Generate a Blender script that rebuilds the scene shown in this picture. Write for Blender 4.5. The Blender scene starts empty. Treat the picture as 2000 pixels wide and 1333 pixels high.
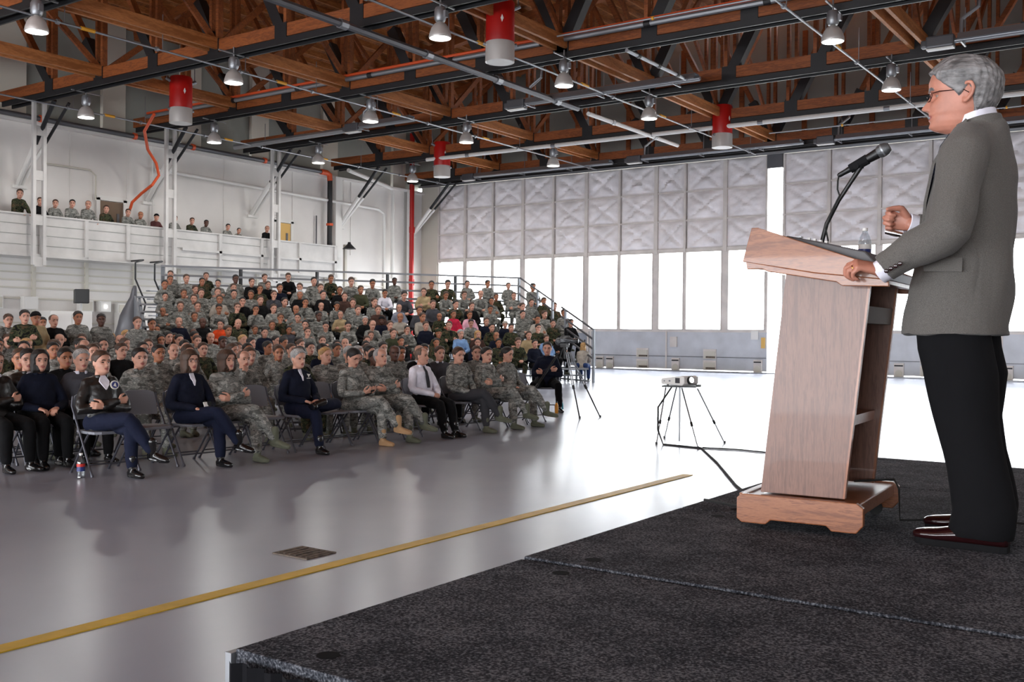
import bpy, bmesh, math, random
import numpy as np
from mathutils import Vector, Matrix, noise
R = math.radians
random.seed(7)
SC = bpy.context.scene
COL = SC.collection
# ------------------------------------------------------------------ camera
cam_d = bpy.data.cameras.new('camera'); cam = bpy.data.objects.new('camera', cam_d); COL.objects.link(cam)
cam_d.sensor_width = 36.0; cam_d.lens = 1987.27 / 2000 * 36; cam_d.clip_end = 300
_yaw, _pit, _rol = 0.608824, -0.00774, 0.008978
_F = Vector((-math.sin(_yaw) * math.cos(_pit), math.cos(_yaw) * math.cos(_pit), math.sin(_pit)))
_r = Vector((math.cos(_yaw), math.sin(_yaw), 0)); _u = _r.cross(_F)
_R = _r * math.cos(_rol) + _u * math.sin(_rol); _U = _u * math.cos(_rol) - _r * math.sin(_rol)
cam.matrix_world = Matrix(((_R.x, _U.x, -_F.x, 0), (_R.y, _U.y, -_F.y, 0), (_R.z, _U.z, -_F.z, 1.5), (0, 0, 0, 1)))
SC.camera = cam
# ------------------------------------------------------------------ world, daylight
W = bpy.data.worlds.new('overcast sky'); SC.world = W; W.use_nodes = True
bg = W.node_tree.nodes['Background']; bg.inputs[0].default_value = (0.93, 0.96, 1.0, 1); bg.inputs[1].default_value = 5.5
def area(name, loc, rot, sx, sy, power, portal=False, col=(1, 1, 1)):
    l = bpy.data.lights.new(name, 'AREA'); l.shape = 'RECTANGLE'; l.size = sx; l.size_y = sy; l.energy = power; l.color = col
    if portal: l.cycles.is_portal = True
    o = bpy.data.objects.new(name, l); COL.objects.link(o); o.location = loc; o.rotation_euler = rot
    return o
area('window_portal', (-14.4, 38.9, 3.5), (R(-90), 0, 0), 35.5, 9.6, 1, True)
area('rear_fill_portal', (-14.4, -11.9, 1.5), (R(90), 0, 0), 35.5, 3.0, 1, True)  # unseen gap under the rear wall, added to let in fill light
SC.view_settings.view_transform = 'Standard'; SC.view_settings.look = 'None'
SC.view_settings.gamma = 1.0; SC.view_settings.use_curve_mapping = False
SC.view_settings.exposure = 1.6
SC.cycles.max_bounces = 6; SC.cycles.diffuse_bounces = 4; SC.cycles.glossy_bounces = 3; SC.cycles.transmission_bounces = 4
SC.cycles.transparent_max_bounces = 8; SC.cycles.sample_clamp_indirect = 6; SC.cycles.caustics_reflective = False; SC.cycles.caustics_refractive = False
# ------------------------------------------------------------------ materials
def lin(c):
    return tuple(((v / 255) / 12.92 if v / 255 <= .04045 else ((v / 255 + .055) / 1.055) ** 2.4) for v in c) + (1,)
def node_mat(name):
    m = bpy.data.materials.new(name); m.use_nodes = True
    nt = m.node_tree; return m, nt, nt.nodes['Principled BSDF']
def N(nt, t, **k):
    n = nt.nodes.new(t)
    for a, v in k.items():
        if a.startswith('i_'): n.inputs[a[2:].replace('_', ' ')].default_value = v
        else: setattr(n, a, v)
    return n
def coords(nt, scale=(1, 1, 1), kind='Object', rnd=False):
    tc = N(nt, 'ShaderNodeTexCoord'); mp = N(nt, 'ShaderNodeMapping'); mp.inputs['Scale'].default_value = scale
    nt.links.new(tc.outputs[kind], mp.inputs['Vector'])
    if rnd:
        oi = N(nt, 'ShaderNodeObjectInfo'); ml = N(nt, 'ShaderNodeMath', operation='MULTIPLY'); ml.inputs[1].default_value = 37.0
        nt.links.new(oi.outputs['Random'], ml.inputs[0]); nt.links.new(ml.outputs[0], mp.inputs['Location'])
    return mp
def ramp(nt, stops, interp='LINEAR'):
    r = N(nt, 'ShaderNodeValToRGB'); cr = r.color_ramp; cr.interpolation = interp
    while len(cr.elements) < len(stops): cr.elements.new(.5)
    for e, (p, c) in zip(cr.elements, stops): e.position = p; e.color = lin(c)
    return r
def bump(nt, b, src, strength=.3, dist=.01):
    bp = N(nt, 'ShaderNodeBump'); bp.inputs['Strength'].default_value = strength; bp.inputs['Distance'].default_value = dist
    nt.links.new(src, bp.inputs['Height']); nt.links.new(bp.outputs[0], b.inputs['Normal'])
MATS = {}
def mat(name, c, rough=.6, metal=0, spec=.5, var=0, vs=4, bmp=0, bs=40, sc=(1, 1, 1), coat=0, bd=.01, emis=0):
    if name in MATS: return MATS[name]
    m, nt, b = node_mat(name)
    b.inputs['Base Color'].default_value = lin(c); b.inputs['Roughness'].default_value = rough; b.inputs['Metallic'].default_value = metal
    b.inputs['Specular IOR Level'].default_value = spec; b.inputs['Coat Weight'].default_value = coat
    if emis: b.inputs['Emission Color'].default_value = (1, .98, .94, 1); b.inputs['Emission Strength'].default_value = emis
    if var or bmp: mp = coords(nt, sc)
    if var:
        n = N(nt, 'ShaderNodeTexNoise'); n.inputs['Scale'].default_value = vs; n.inputs['Detail'].default_value = 4
        nt.links.new(mp.outputs[0], n.inputs['Vector'])
        r = ramp(nt, [(.3, tuple(max(0, v * (1 - var)) for v in c)), (.7, tuple(min(255, v * (1 + var)) for v in c))])
        nt.links.new(n.outputs['Fac'], r.inputs[0]); nt.links.new(r.outputs[0], b.inputs['Base Color'])
    if bmp:
        n2 = N(nt, 'ShaderNodeTexNoise'); n2.inputs['Scale'].default_value = bs; n2.inputs['Detail'].default_value = 3
        nt.links.new(mp.outputs[0], n2.inputs['Vector']); bump(nt, b, n2.outputs['Fac'], bmp, bd)
    MATS[name] = m; return m
def camo(name, cols, scale, stretch=(1, 1, 1)):
    m, nt, b = node_mat(name); mp = coords(nt, stretch, rnd=True)
    n = N(nt, 'ShaderNodeTexNoise'); n.inputs['Scale'].default_value = scale; n.inputs['Detail'].default_value = 2.5; n.inputs['Roughness'].default_value = .6
    nt.links.new(mp.outputs[0], n.inputs['Vector'])
    r = ramp(nt, [(0, cols[0]), (.43, cols[1]), (.5, cols[2]), (.58, cols[3])], 'CONSTANT')
    nt.links.new(n.outputs['Fac'], r.inputs[0]); nt.links.new(r.outputs[0], b.inputs['Base Color'])
    b.inputs['Roughness'].default_value = .9; b.inputs['Specular IOR Level'].default_value = .2
    n2 = N(nt, 'ShaderNodeTexNoise'); n2.inputs['Scale'].default_value = 14; n2.inputs['Detail'].default_value = 2
    nt.links.new(mp.outputs[0], n2.inputs['Vector']); bump(nt, b, n2.outputs['Fac'], .6, .03)
    MATS[name] = m; return m
def wood(name, c1, c2, scale=(1, 1, 8), rough=.55, ws=3, coat=0):
    m, nt, b = node_mat(name); mp = coords(nt, scale)
    n = N(nt, 'ShaderNodeTexNoise'); n.inputs['Scale'].default_value = ws; n.inputs['Detail'].default_value = 6; n.inputs['Distortion'].default_value = .6
    nt.links.new(mp.outputs[0], n.inputs['Vector'])
    n3 = N(nt, 'ShaderNodeTexNoise'); n3.inputs['Scale'].default_value = ws * 9; n3.inputs['Detail'].default_value = 3
    nt.links.new(mp.outputs[0], n3.inputs['Vector'])
    ad = N(nt, 'ShaderNodeMath', operation='ADD'); ml = N(nt, 'ShaderNodeMath', operation='MULTIPLY'); ml.inputs[1].default_value = .45
    nt.links.new(n3.outputs['Fac'], ml.inputs[0]); nt.links.new(n.outputs['Fac'], ad.inputs[0]); nt.links.new(ml.outputs[0], ad.inputs[1])
    r = ramp(nt, [(.5, c1), (.63, c2), (.72, c1), (.9, c2)])
    nt.links.new(ad.outputs[0], r.inputs[0]); nt.links.new(r.outputs[0], b.inputs['Base Color'])
    b.inputs['Roughness'].default_value = rough; b.inputs['Coat Weight'].default_value = coat
    MATS[name] = m; return m
mat('white_wall', (226, 222, 218), .6, var=.04, vs=.4)
mat('grey_wall', (150, 153, 146), .7, var=.05, vs=.5)
mat('beige_wall', (205, 200, 188), .7)
mat('white_paint', (228, 226, 222), .5); mat('parapet_white', (198, 195, 192), .55, var=.05, vs=1.5)
mat('frame_paint', (214, 206, 200), .5, var=.05, vs=2)
mat('black_steel', (26, 26, 29), .5)
mat('dark_pipe', (92, 92, 96), .4, metal=.3)
mat('galv', (150, 152, 156), .4, metal=.7)
mat('grey_steel', (128, 132, 138), .5, metal=.3, var=.08, vs=3)
mat('red_paint', (176, 18, 14), .4)
mat('orange', (214, 84, 40), .5)
mat('yellow', (236, 170, 40), .5)
mat('lamp_metal', (214, 210, 206), .35, metal=.35)
mat('lamp_glow', (255, 252, 244), .5, emis=2.2)
mat('kick_panel', (196, 198, 203), .42, metal=.05, var=.06, vs=1.2)
mat('kick_door', (142, 146, 154), .5)
mat('brown_door', (116, 92, 70), .5); mat('yellow_door', (222, 178, 96), .5)
mat('insul', (240, 234, 235), .75, var=.06, vs=1.5, bmp=.4, bs=5, bd=.04)
mat('black_plastic', (12, 12, 13), .45); mat('black_matte', (20, 20, 22), .9, spec=.2)
mat('skirt', (24, 24, 27), .95, spec=.1)
mat('rubber', (30, 30, 30), .8); mat('chrome', (210, 210, 214), .15, metal=1); mat('gold', (220, 170, 70), .2, metal=1)
wood('truss_wood', (150, 82, 36), (114, 58, 24), (.35, 2.5, 2.5), .6, 2)
wood('truss_wood_pale', (190, 122, 68), (150, 90, 44), (2.5, .35, 2.5), .6, 2)
wood('deck_wood', (160, 96, 44), (96, 50, 20), (.6, 4, 1), .65, 1.2)
wood('oak', (150, 90, 54), (120, 66, 38), (30, 30, 2.2), .35, 1.1, coat=.3)
wood('oak_h', (152, 94, 58), (116, 64, 36), (3, 30, 30), .35, 1.1, coat=.3)
wood('laminate', (126, 88, 72), (100, 66, 54), (26, 26, 1.6), .4, 1.4, coat=.15)
# glossy epoxy floor
m, nt, b = node_mat('epoxy'); mp = coords(nt, (1, 1, 1)); MATS['epoxy'] = m
n = N(nt, 'ShaderNodeTexNoise'); n.inputs['Scale'].default_value = .5; n.inputs['Detail'].default_value = 5
nt.links.new(mp.outputs[0], n.inputs['Vector']); r = ramp(nt, [(.3, (148, 153, 168)), (.7, (160, 165, 178))])
nt.links.new(n.outputs['Fac'], r.inputs[0]); nt.links.new(r.outputs[0], b.inputs['Base Color'])
r2 = N(nt, 'ShaderNodeMapRange'); r2.inputs['To Min'].default_value = .22; r2.inputs['To Max'].default_value = .28
nt.links.new(n.outputs['Fac'], r2.inputs['Value']); nt.links.new(r2.outputs[0], b.inputs['Roughness'])
n2 = N(nt, 'ShaderNodeTexNoise'); n2.inputs['Scale'].default_value = 1.4; n2.inputs['Detail'].default_value = 2
nt.links.new(mp.outputs[0], n2.inputs['Vector']); bump(nt, b, n2.outputs['Fac'], .05, .02); b.inputs['IOR'].default_value = 1.5
# speckled stage carpet
m, nt, b = node_mat('carpet'); mp = coords(nt); MATS['carpet'] = m
n = N(nt, 'ShaderNodeTexNoise'); n.inputs['Scale'].default_value = 150; n.inputs['Detail'].default_value = 2
n2 = N(nt, 'ShaderNodeTexNoise'); n2.inputs['Scale'].default_value = 6; n2.inputs['Detail'].default_value = 4
for q in (n, n2): nt.links.new(mp.outputs[0], q.inputs['Vector'])
ad = N(nt, 'ShaderNodeMath', operation='ADD'); ml = N(nt, 'ShaderNodeMath', operation='MULTIPLY'); ml.inputs[1].default_value = .35
nt.links.new(n2.outputs['Fac'], ml.inputs[0]); nt.links.new(n.outputs['Fac'], ad.inputs[0]); nt.links.new(ml.outputs[0], ad.inputs[1])
r = ramp(nt, [(.5, (36, 38, 43)), (.68, (68, 70, 76)), (.84, (116, 118, 124))]); nt.links.new(ad.outputs[0], r.inputs[0]); nt.links.new(r.outputs[0], b.inputs['Base Color'])
b.inputs['Roughness'].default_value = 1; b.inputs['Specular IOR Level'].default_value = .05; bump(nt, b, n.outputs['Fac'], .8, .006)
# clear pane and clear plastic
def clear(name, col, fac):
    m = bpy.data.materials.new(name); m.use_nodes = True; nt = m.node_tree; nt.nodes.clear()
    o = N(nt, 'ShaderNodeOutputMaterial'); mx = N(nt, 'ShaderNodeMixShader'); mx.inputs[0].default_value = fac
    t = N(nt, 'ShaderNodeBsdfTransparent'); t.inputs[0].default_value = col; g = N(nt, 'ShaderNodeBsdfGlossy'); g.inputs['Roughness'].default_value = .05
    nt.links.new(t.outputs[0], mx.inputs[1]); nt.links.new(g.outputs[0], mx.inputs[2]); nt.links.new(mx.outputs[0], o.inputs[0]); MATS[name] = m
clear('pane_glass', (.96, .97, .97, 1), .04); clear('bottle_plastic', (.86, .9, .93, 1), .14); clear('lens', (.96, .95, .95, 1), .08)
# ------------------------------------------------------------------ mesh helpers
class MB:
    def __init__(s): s.v = []; s.f = []; s.m = []
    def add(s, vs, fs, mi=0):
        o = len(s.v); s.v += [tuple(v) for v in vs]; s.f += [tuple(i + o for i in f) for f in fs]; s.m += [mi] * len(fs); return s
    def box(s, c, d, rot=None, mi=0):
        x, y, z = d[0] / 2, d[1] / 2, d[2] / 2
        P = [Vector(p) for p in ((-x, -y, -z), (x, -y, -z), (x, y, -z), (-x, y, -z), (-x, -y, z), (x, -y, z), (x, y, z), (-x, y, z))]
        if rot is not None: P = [rot @ p for p in P]
        P = [p + Vector(c) for p in P]
        return s.add(P, ((0, 3, 2, 1), (4, 5, 6, 7), (0, 1, 5, 4), (1, 2, 6, 5), (2, 3, 7, 6), (3, 0, 4, 7)), mi)
    def bar(s, a, b, w, h=None, mi=0, up=(0, 0, 1)):
        a, b = Vector(a), Vector(b); h = w if h is None else h
        d = (b - a); L = d.length; d.normalize(); u = Vector(up)
        if abs(d.dot(u)) > .98: u = Vector((0, 1, 0)) if abs(d.y) < .9 else Vector((1, 0, 0))
        x = d.cross(u).normalized(); y = x.cross(d)
        return s.box((a + b) / 2, (w, L, h), Matrix((x, d, y)).transposed(), mi)
    def tube(s, pts, r, n=8, mi=0, cap=True):
        pts = [Vector(p) for p in pts]; k = len(pts); rr = r if isinstance(r, (list, tuple)) else [r] * k
        vs = []; fs = []; pd = None; ux = None
        for i, p in enumerate(pts):
            d = (pts[min(i + 1, k - 1)] - pts[max(i - 1, 0)]).normalized()
            if ux is None:
                t = Vector((0, 0, 1)) if abs(d.z) < .9 else Vector((1, 0, 0)); ux = d.cross(t).normalized()
            else: ux = (ux - d * ux.dot(d)).normalized()
            uy = d.cross(ux)
            for j in range(n):
                a = 2 * math.pi * j / n; vs.append(p + (ux * math.cos(a) + uy * math.sin(a)) * rr[i])
        for i in range(k - 1):
            for j in range(n):
                fs.append((i * n + j, i * n + (j + 1) % n, (i + 1) * n + (j + 1) % n, (i + 1) * n + j))
        if cap: fs.append(tuple(range(n))[::-1]); fs.append(tuple((k - 1) * n + j for j in range(n)))
        return s.add(vs, fs, mi)
    def cyl(s, a, b, r, n=12, mi=0, r2=None): return s.tube([a, b], [r, r if r2 is None else r2], n, mi)
    def lathe(s, prof, c=(0, 0, 0), n=20, mi=0, rot=None):
        vs = []; fs = []; k = len(prof)
        for (r_, z) in prof:
            for j in range(n):
                a = 2 * math.pi * j / n; p = Vector((r_ * math.cos(a), r_ * math.sin(a), z))
                if rot is not None: p = rot @ p
                vs.append(p + Vector(c))
        for i in range(k - 1):
            for j in range(n):
                fs.append((i * n + j, i * n + (j + 1) % n, (i + 1) * n + (j + 1) % n, (i + 1) * n + j))
        fs.append(tuple(range(n))[::-1]); fs.append(tuple((k - 1) * n + j for j in range(n)))
        return s.add(vs, fs, mi)
    def prism(s, poly, a, b, axis='y', mi=0):
        # poly in the plane across the axis, swept from a to b
        k = len(poly); P = []
        for t in (a, b):
            for (p, q) in poly: P.append({'y': (p, t, q), 'x': (t, p, q), 'z': (p, q, t)}[axis])
        fs = [tuple(range(k)), tuple(range(k, 2 * k))[::-1]] + [(i, k + i, k + (i + 1) % k, (i + 1) % k) for i in range(k)]
        return s.add(P, fs, mi)
    def build(s, name, mats, parent=None, smooth=False, bevel=0, loc=None, rz=0, **props):
        me = bpy.data.meshes.new(name); me.from_pydata(s.v, [], s.f)
        if not isinstance(mats, (list, tuple)): mats = [mats]
        for q in mats: me.materials.append(MATS[q] if isinstance(q, str) else q)
        me.polygons.foreach_set('material_index', s.m)
        bm = bmesh.new(); bm.from_mesh(me); bmesh.ops.recalc_face_normals(bm, faces=bm.faces)
        if bevel: bmesh.ops.bevel(bm, geom=[e for e in bm.edges if e.calc_face_angle(0) > .6], offset=bevel, segments=2, affect='EDGES', profile=.6)
        bm.to_mesh(me); bm.free()
        if smooth:
            me.polygons.foreach_set('use_smooth', [True] * len(me.polygons))
            try: me.set_sharp_from_angle(angle=R(40))
            except Exception: pass
        o = bpy.data.objects.new(name, me); COL.objects.link(o)
        if parent is not None: o.parent = parent
        if loc is not None: o.location = loc; o.rotation_euler = (0, 0, rz)
        for k_, v_ in props.items(): o[k_] = v_
        return o
def thing(name, label, cat, loc=(0, 0, 0), rz=0, group=None, kind=None):
    o = bpy.data.objects.new(name, None); COL.objects.link(o); o.location = loc; o.rotation_euler = (0, 0, rz); o.empty_display_size = .1
    if kind: o['kind'] = kind
    if label: o['label'] = label
    if cat: o['category'] = cat
    if group: o['group'] = group
    return o
def dup(root, loc, rz, label=None, group=None):
    r_ = root.copy(); COL.objects.link(r_); r_.location = loc; r_.rotation_euler = (0, 0, rz)
    if label: r_['label'] = label
    if group: r_['group'] = group
    for ch in list(root.children):
        c_ = ch.copy(); COL.objects.link(c_); c_.parent = r_
        for g in ch.children:
            d_ = g.copy(); COL.objects.link(d_); d_.parent = c_
    return r_
ORD = 'first second third fourth fifth sixth seventh eighth ninth tenth eleventh twelfth thirteenth fourteenth fifteenth sixteenth seventeenth eighteenth nineteenth twentieth'.split()
# ------------------------------------------------------------------ the hangar shell
ST = dict(kind='structure')
WX, DY = -32.2, 38.5
MB().box((-14.3, 13.2, -.1), (37, 50.6, .2)).build('floor', 'epoxy', **ST)
mat('apron', (176, 174, 170), .9)
MB().box((-14.3, 64, -.16), (120, 51, .2)).build('ground_outside', 'apron', **ST)
mat('floor_yellow', (204, 168, 44), .5, var=.08, vs=5)
MB().box((-4.66, -.5, .003), (.11, 21, .006)).build('floor_marking', 'floor_yellow', **ST)
g = MB().box((-5.06, 4.83, .004), (.33, .27, .008)); mat('drain_rust', (92, 82, 72), .8, var=.3, vs=20)
for i in range(6): g.box((-5.19 + i * .053, 4.83, .009), (.012, .22, .006))
o = g.build('drain_cover', 'drain_rust'); o['label'] = 'square brown metal drain cover set in the shiny hangar floor'; o['category'] = 'drain cover'
# left wall: white lower part, ledge, grey upper part with pilasters
w = MB().box((WX - .15, 13.2, 4.15), (.3, 50.6, 8.3)); w.box((WX - .05, 13.2, 8.28), (.5, 50.6, .1))
for y in np.arange(-10, 38, 1.9): w.box((WX + .04, y, 2), (.1, .12, 3.9), mi=1)
for z in (.9, 1.7, 2.5, 2.85, 3.1, 3.35, 3.6): w.box((WX + .03, 13.2, z), (.07, 50.6, .05), mi=1)
for y in (3.6, 7.2, 10.8, 14.3, 16.2, 19.8, 22.0, 24.1, 26.3, 29.9, 33.4, 37.0): w.box((WX + .01, y, 6.6), (.03, .03, 3.3))
w.build('wall_left', ['white_wall', 'beige_wall'], **ST)
w = MB().box((WX - .5, 13.2, 10.7), (.3, 50.6, 4.8))
for y in (8.2, 12.9, 17.9, 21.6, 24.9, 28.3, 32.3, 36.9): w.box((WX - .28, y, 10.7), (.2, .9, 4.8), mi=1)
w.build('wall_left_upper', ['grey_wall', 'beige_wall'], **ST)
MB().box((3.75, 13.2, 6.3), (.3, 50.6, 12.6)).build('wall_right_unseen', 'white_wall', **ST)  # never in view; added to enclose the light inside the hangar
w = MB().box((-14.3, -12, 8.0), (37, .3, 10.0)); w.build('wall_rear_unseen', 'white_wall', **ST)  # never in view; gap left below is sized to limit light from behind
# gable wall over the sliding doors
w = MB().box((-14.3, DY + .1, 11.2), (36.6, .2, 5.2)).box((-31.7, DY, 4.3), (1.0, .3, 8.6), mi=1).box((2.9, DY, 4.3), (1.2, .3, 8.6), mi=1)
for x in np.arange(-31, 3.5, 2.54): w.box((x, DY - .05, 10.9), (.18, .12, 4.6), mi=2)
w.build('wall_door_end', ['grey_wall', 'beige_wall', 'truss_wood'], **ST)
t = MB().box((-14.3, DY - .22, 8.66), (35.6, .3, .16)).box((-14.3, DY - .42, 8.56), (35.6, .06, .1), mi=1).box((-14.33, DY - .1, 8.3), (.62, .2, .55), mi=2)
t.build('trim_1', ['black_steel', 'galv', 'dark_pipe'], **ST)
MB().box((-14.3, DY - .2, .02), (35.6, .5, .04)).build('trim_2', 'galv', **ST)
# roof deck: boards with joists under them
def decz(x): return 12.4 + 1.9 * (1 - ((x + 14.3) / 17.9) ** 2)
rf = MB(); xs = np.linspace(-32.7, 4.1, 17)
for a, b_ in zip(xs[:-1], xs[1:]):
    za, zb = decz(a), decz(b_); rf.prism([(a, za), (b_, zb), (b_, zb + .1), (a, za + .1)], -12.2, 38.8)
for x in np.arange(-32, 3.8, .62): rf.box((x, 13.2, decz(x) - .1), (.07, 50.4, .22), mi=1)
rf.build('ceiling', ['deck_wood', 'truss_wood_pale'], **ST)
# ------------------------------------------------------------------ sliding doors
PANES = [(-31.15, -29.65), (-29.44, -28.0), (-27.85, -26.35), (-26.1, -24.65), (-24.5, -23.0), (-22.73, -21.28), (-21.15, -19.62), (-19.33, -18.22), (-18.09, -16.54), (-16.25, -14.72)]
PANES2 = [(-13.9, -12.33), (-12.12, -10.48), (-10.25, -8.7), (-8.5, -6.95), (-6.75, -5.2), (-5.0, -3.4), (-3.2, -1.6), (-1.4, .2), (.4, 2.1)]
def quilt(mb, x0, x1, z0, z1, y, seed):
    rs = random.Random(seed); nx, nz = 16, 16; vs = []; fs = []; ox = rs.random() * 50; k = rs.choice((1, 1, 1, .6))
    for i in range(nx + 1):
        for j in range(nz + 1):
            u, v = i / nx, j / nz; p = min(u, 1 - u, v, 1 - v) * 2
            d = .19 * (p ** .5) - .13 * k * (math.exp(-abs(u - v) / .07) + math.exp(-abs(u + v - 1) / .07)) * min(1, p * 3)
            d += .07 * p ** .5 * noise.noise(Vector((u * 3 + ox, v * 5, seed))) + .03 * noise.noise(Vector((u * 9 + ox, v * 14, seed)))
            vs.append((x0 + (x1 - x0) * u, y - max(0, d), z0 + (z1 - z0) * v))
    for i in range(nx):
        for j in range(nz):
            a = i * (nz + 1) + j; fs.append((a, a + nz + 1, a + nz + 2, a + 1))
    mb.add(vs, fs)
def hangar_door(name, panes, yy, xa, xb, seed):
    d = thing(name, None, None, kind='structure'); f = MB()
    ed = [xa] + [(panes[i][1] + panes[i + 1][0]) / 2 for i in range(len(panes) - 1)] + [xb]
    for i, e in enumerate(ed):
        wd = .14 if 0 < i < len(panes) else .2
        lo = panes[i - 1][1] if i else xa; hi = panes[i][0] if i < len(panes) else xb
        f.box(((lo + hi) / 2, yy, 3.3), (max(hi - lo, .08), .16, 3.4))
        f.box(((lo + hi) / 2, yy - .06, 6.7), (max((hi - lo) * .55, .08), .16, 3.7))
    for z, h in ((1.66, .1), (4.98, .13)): f.box(((xa + xb) / 2, yy, z), (xb - xa, .18, h))
    for z in (6.2, 7.38): f.box(((xa + xb) / 2, yy - .05, z), (xb - xa, .1, .06))
    f.build('door_frame', 'frame_paint', d)
    MB().box(((xa + xb) / 2, yy + .06, 6.78), (xb - xa - .02, .06, 3.6)).build('backing_sheet', 'frame_paint', d)
    q = MB(); s = seed
    for i in range(len(panes)):
        for (z0, z1) in ((5.06, 6.17), (6.23, 7.35), (7.41, 8.56)):
            s += 1; quilt(q, ed[i] + .07, ed[i + 1] - .07, z0, z1, yy - .02, s)
    q.build('insulation_blanket', 'insul', d, smooth=True)
    for (a, b_) in panes:
        e = MB(); r_ = .03
        for x in (a, b_): e.box((x, yy - .09, 3.3), (.035, .03, 3.22))
        for z in (1.71, 4.9): e.box(((a + b_) / 2, yy - .09, z), (b_ - a, .03, .035))
        wn = e.build('window_frame', 'rubber' if False else 'frame_paint', d)
        MB().box(((a + b_) / 2, yy, 3.3), (b_ - a, .01, 3.2)).build('pane', 'pane_glass', wn)
    return d, ed
d1, ed1 = hangar_door('door_1', PANES, DY, -31.2, -14.61, 10)
d2, ed2 = hangar_door('door_2', PANES2, DY, -14.03, 2.4, 90)
def kick(d, xa, xb, yy, seams, hatches, wheels):
    k = MB().box(((xa + xb) / 2, yy - .02, .86), (xb - xa, .12, 1.56))
    for s_ in seams: k.box((s_, yy - .09, .86), (.06, .04, 1.56), mi=1)
    k.box(((xa + xb) / 2, yy - .09, .6), (xb - xa, .02, .02), mi=2)
    k.build('kick_panel', ['kick_panel', 'frame_paint', 'dark_pipe'], d)
    for h in hatches:
        for z in (.72, .27):
            MB().box((h, yy - .1, z), (.56, .04, .4)).box((h, yy - .13, z - .03), (.48, .02, .3), mi=1).box((h + .05, yy - .145, z - .12), (.4, .02, .07), mi=2).build('hatch', ['frame_paint', 'beige_wall', 'drain_rust'], d)
    for x in wheels:
        MB().box((x, yy - .12, .28), (.34, .1, .5)).cyl((x, yy - .18, .16), (x, yy - .1, .16), .13, 14, 1).box((x, yy - .18, .44), (.3, .03, .05), mi=2).build('wheel_housing', ['frame_paint', 'beige_wall', 'black_steel'], d)
kick(d1, -31.2, -14.61, DY, (-22.6, -18.95), (-20.05, -17.0), (-22.1, -21.6, -18.5, -14.95))
kick(d2, -14.03, 2.4, DY, (-10.0, -6.2, -2), (-8.6, -4.4), (-13.7, -9.6, -6.0))
pd = MB().box((-23.15, DY - .12, .86), (.95, .05, 1.5)).box((-23.15, DY - .15, .84), (.8, .05, 1.4), mi=1).box((-22.83, DY - .19, 1.2), (.03, .03, .1), mi=2)
pd.build('hatch_door', ['frame_paint', 'kick_door', 'black_steel'], d1)
MB().box((-18.6, DY - .13, 1.2), (.3, .08, .42)).build('switch_box', 'frame_paint', d1)
MB().box((-15.1, DY - .12, 1.5), (.3, .02, .34)).build('notice', 'white_paint', d1); MB().box((-14.75, DY - .12, 1.2), (.16, .02, .42)).build('notice', 'yellow_door', d1)
# ------------------------------------------------------------------ balcony on the left wall
bal = thing('balcony', 'long white gallery with ribbed parapet along the side wall', 'balcony', (0, 0, 0))
bx = -30.72
MB().box((-31.45, 9.5, 3.88), (1.5, 43, .16)).build('walkway', 'white_paint', bal)
p = MB().box((bx, 9.5, 4.44), (.06, 43, 1.28)); p.box((bx, 9.5, 5.09), (.14, 43, .05)).box((bx + .04, 9.5, 3.82), (.12, 43, .1))
for z in (4.14, 4.46, 4.78): p.box((bx + .035, 7.6, z), (.02, 39.2, .015), mi=1)
p.box((bx + .06, 29.3, 4.42), (.08, 3.4, .09)).box((bx + .06, 25.5, 4.42), (.08, 4.6, .09))
for y in list(np.arange(-10, 22, 1.55)) + list(np.arange(22.9, 31, 2.0)): p.box((bx + .06, y, 4.44), (.08, .12, 1.26))
p.build('parapet', ['parapet_white', 'grey_wall'], bal)
for (y0, y1, z0, mm, nm) in ((20.9, 21.8, 4.0, 'brown_door', 'door_3'), (29.0, 29.75, 4.0, 'yellow_door', 'door_4')):
    dd = thing(nm, None, None, kind='structure')
    MB().box((WX + .03, (y0 + y1) / 2, 5.0), (.06, y1 - y0, 2.0)).box((WX + .07, y1 - .2, 5.3), (.02, .1, .6), mi=1).build('door_leaf', [mm, 'dark_pipe'], dd)
    MB().box((WX + .04, y0 - .08, 5.05), (.1, .14, 2.1)).box((WX + .04, y1 + .08, 5.05), (.1, .14, 2.1)).box((WX + .04, (y0 + y1) / 2, 6.1), (.1, y1 - y0 + .3, .16)).build('door_frame', 'white_paint', dd)
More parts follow.
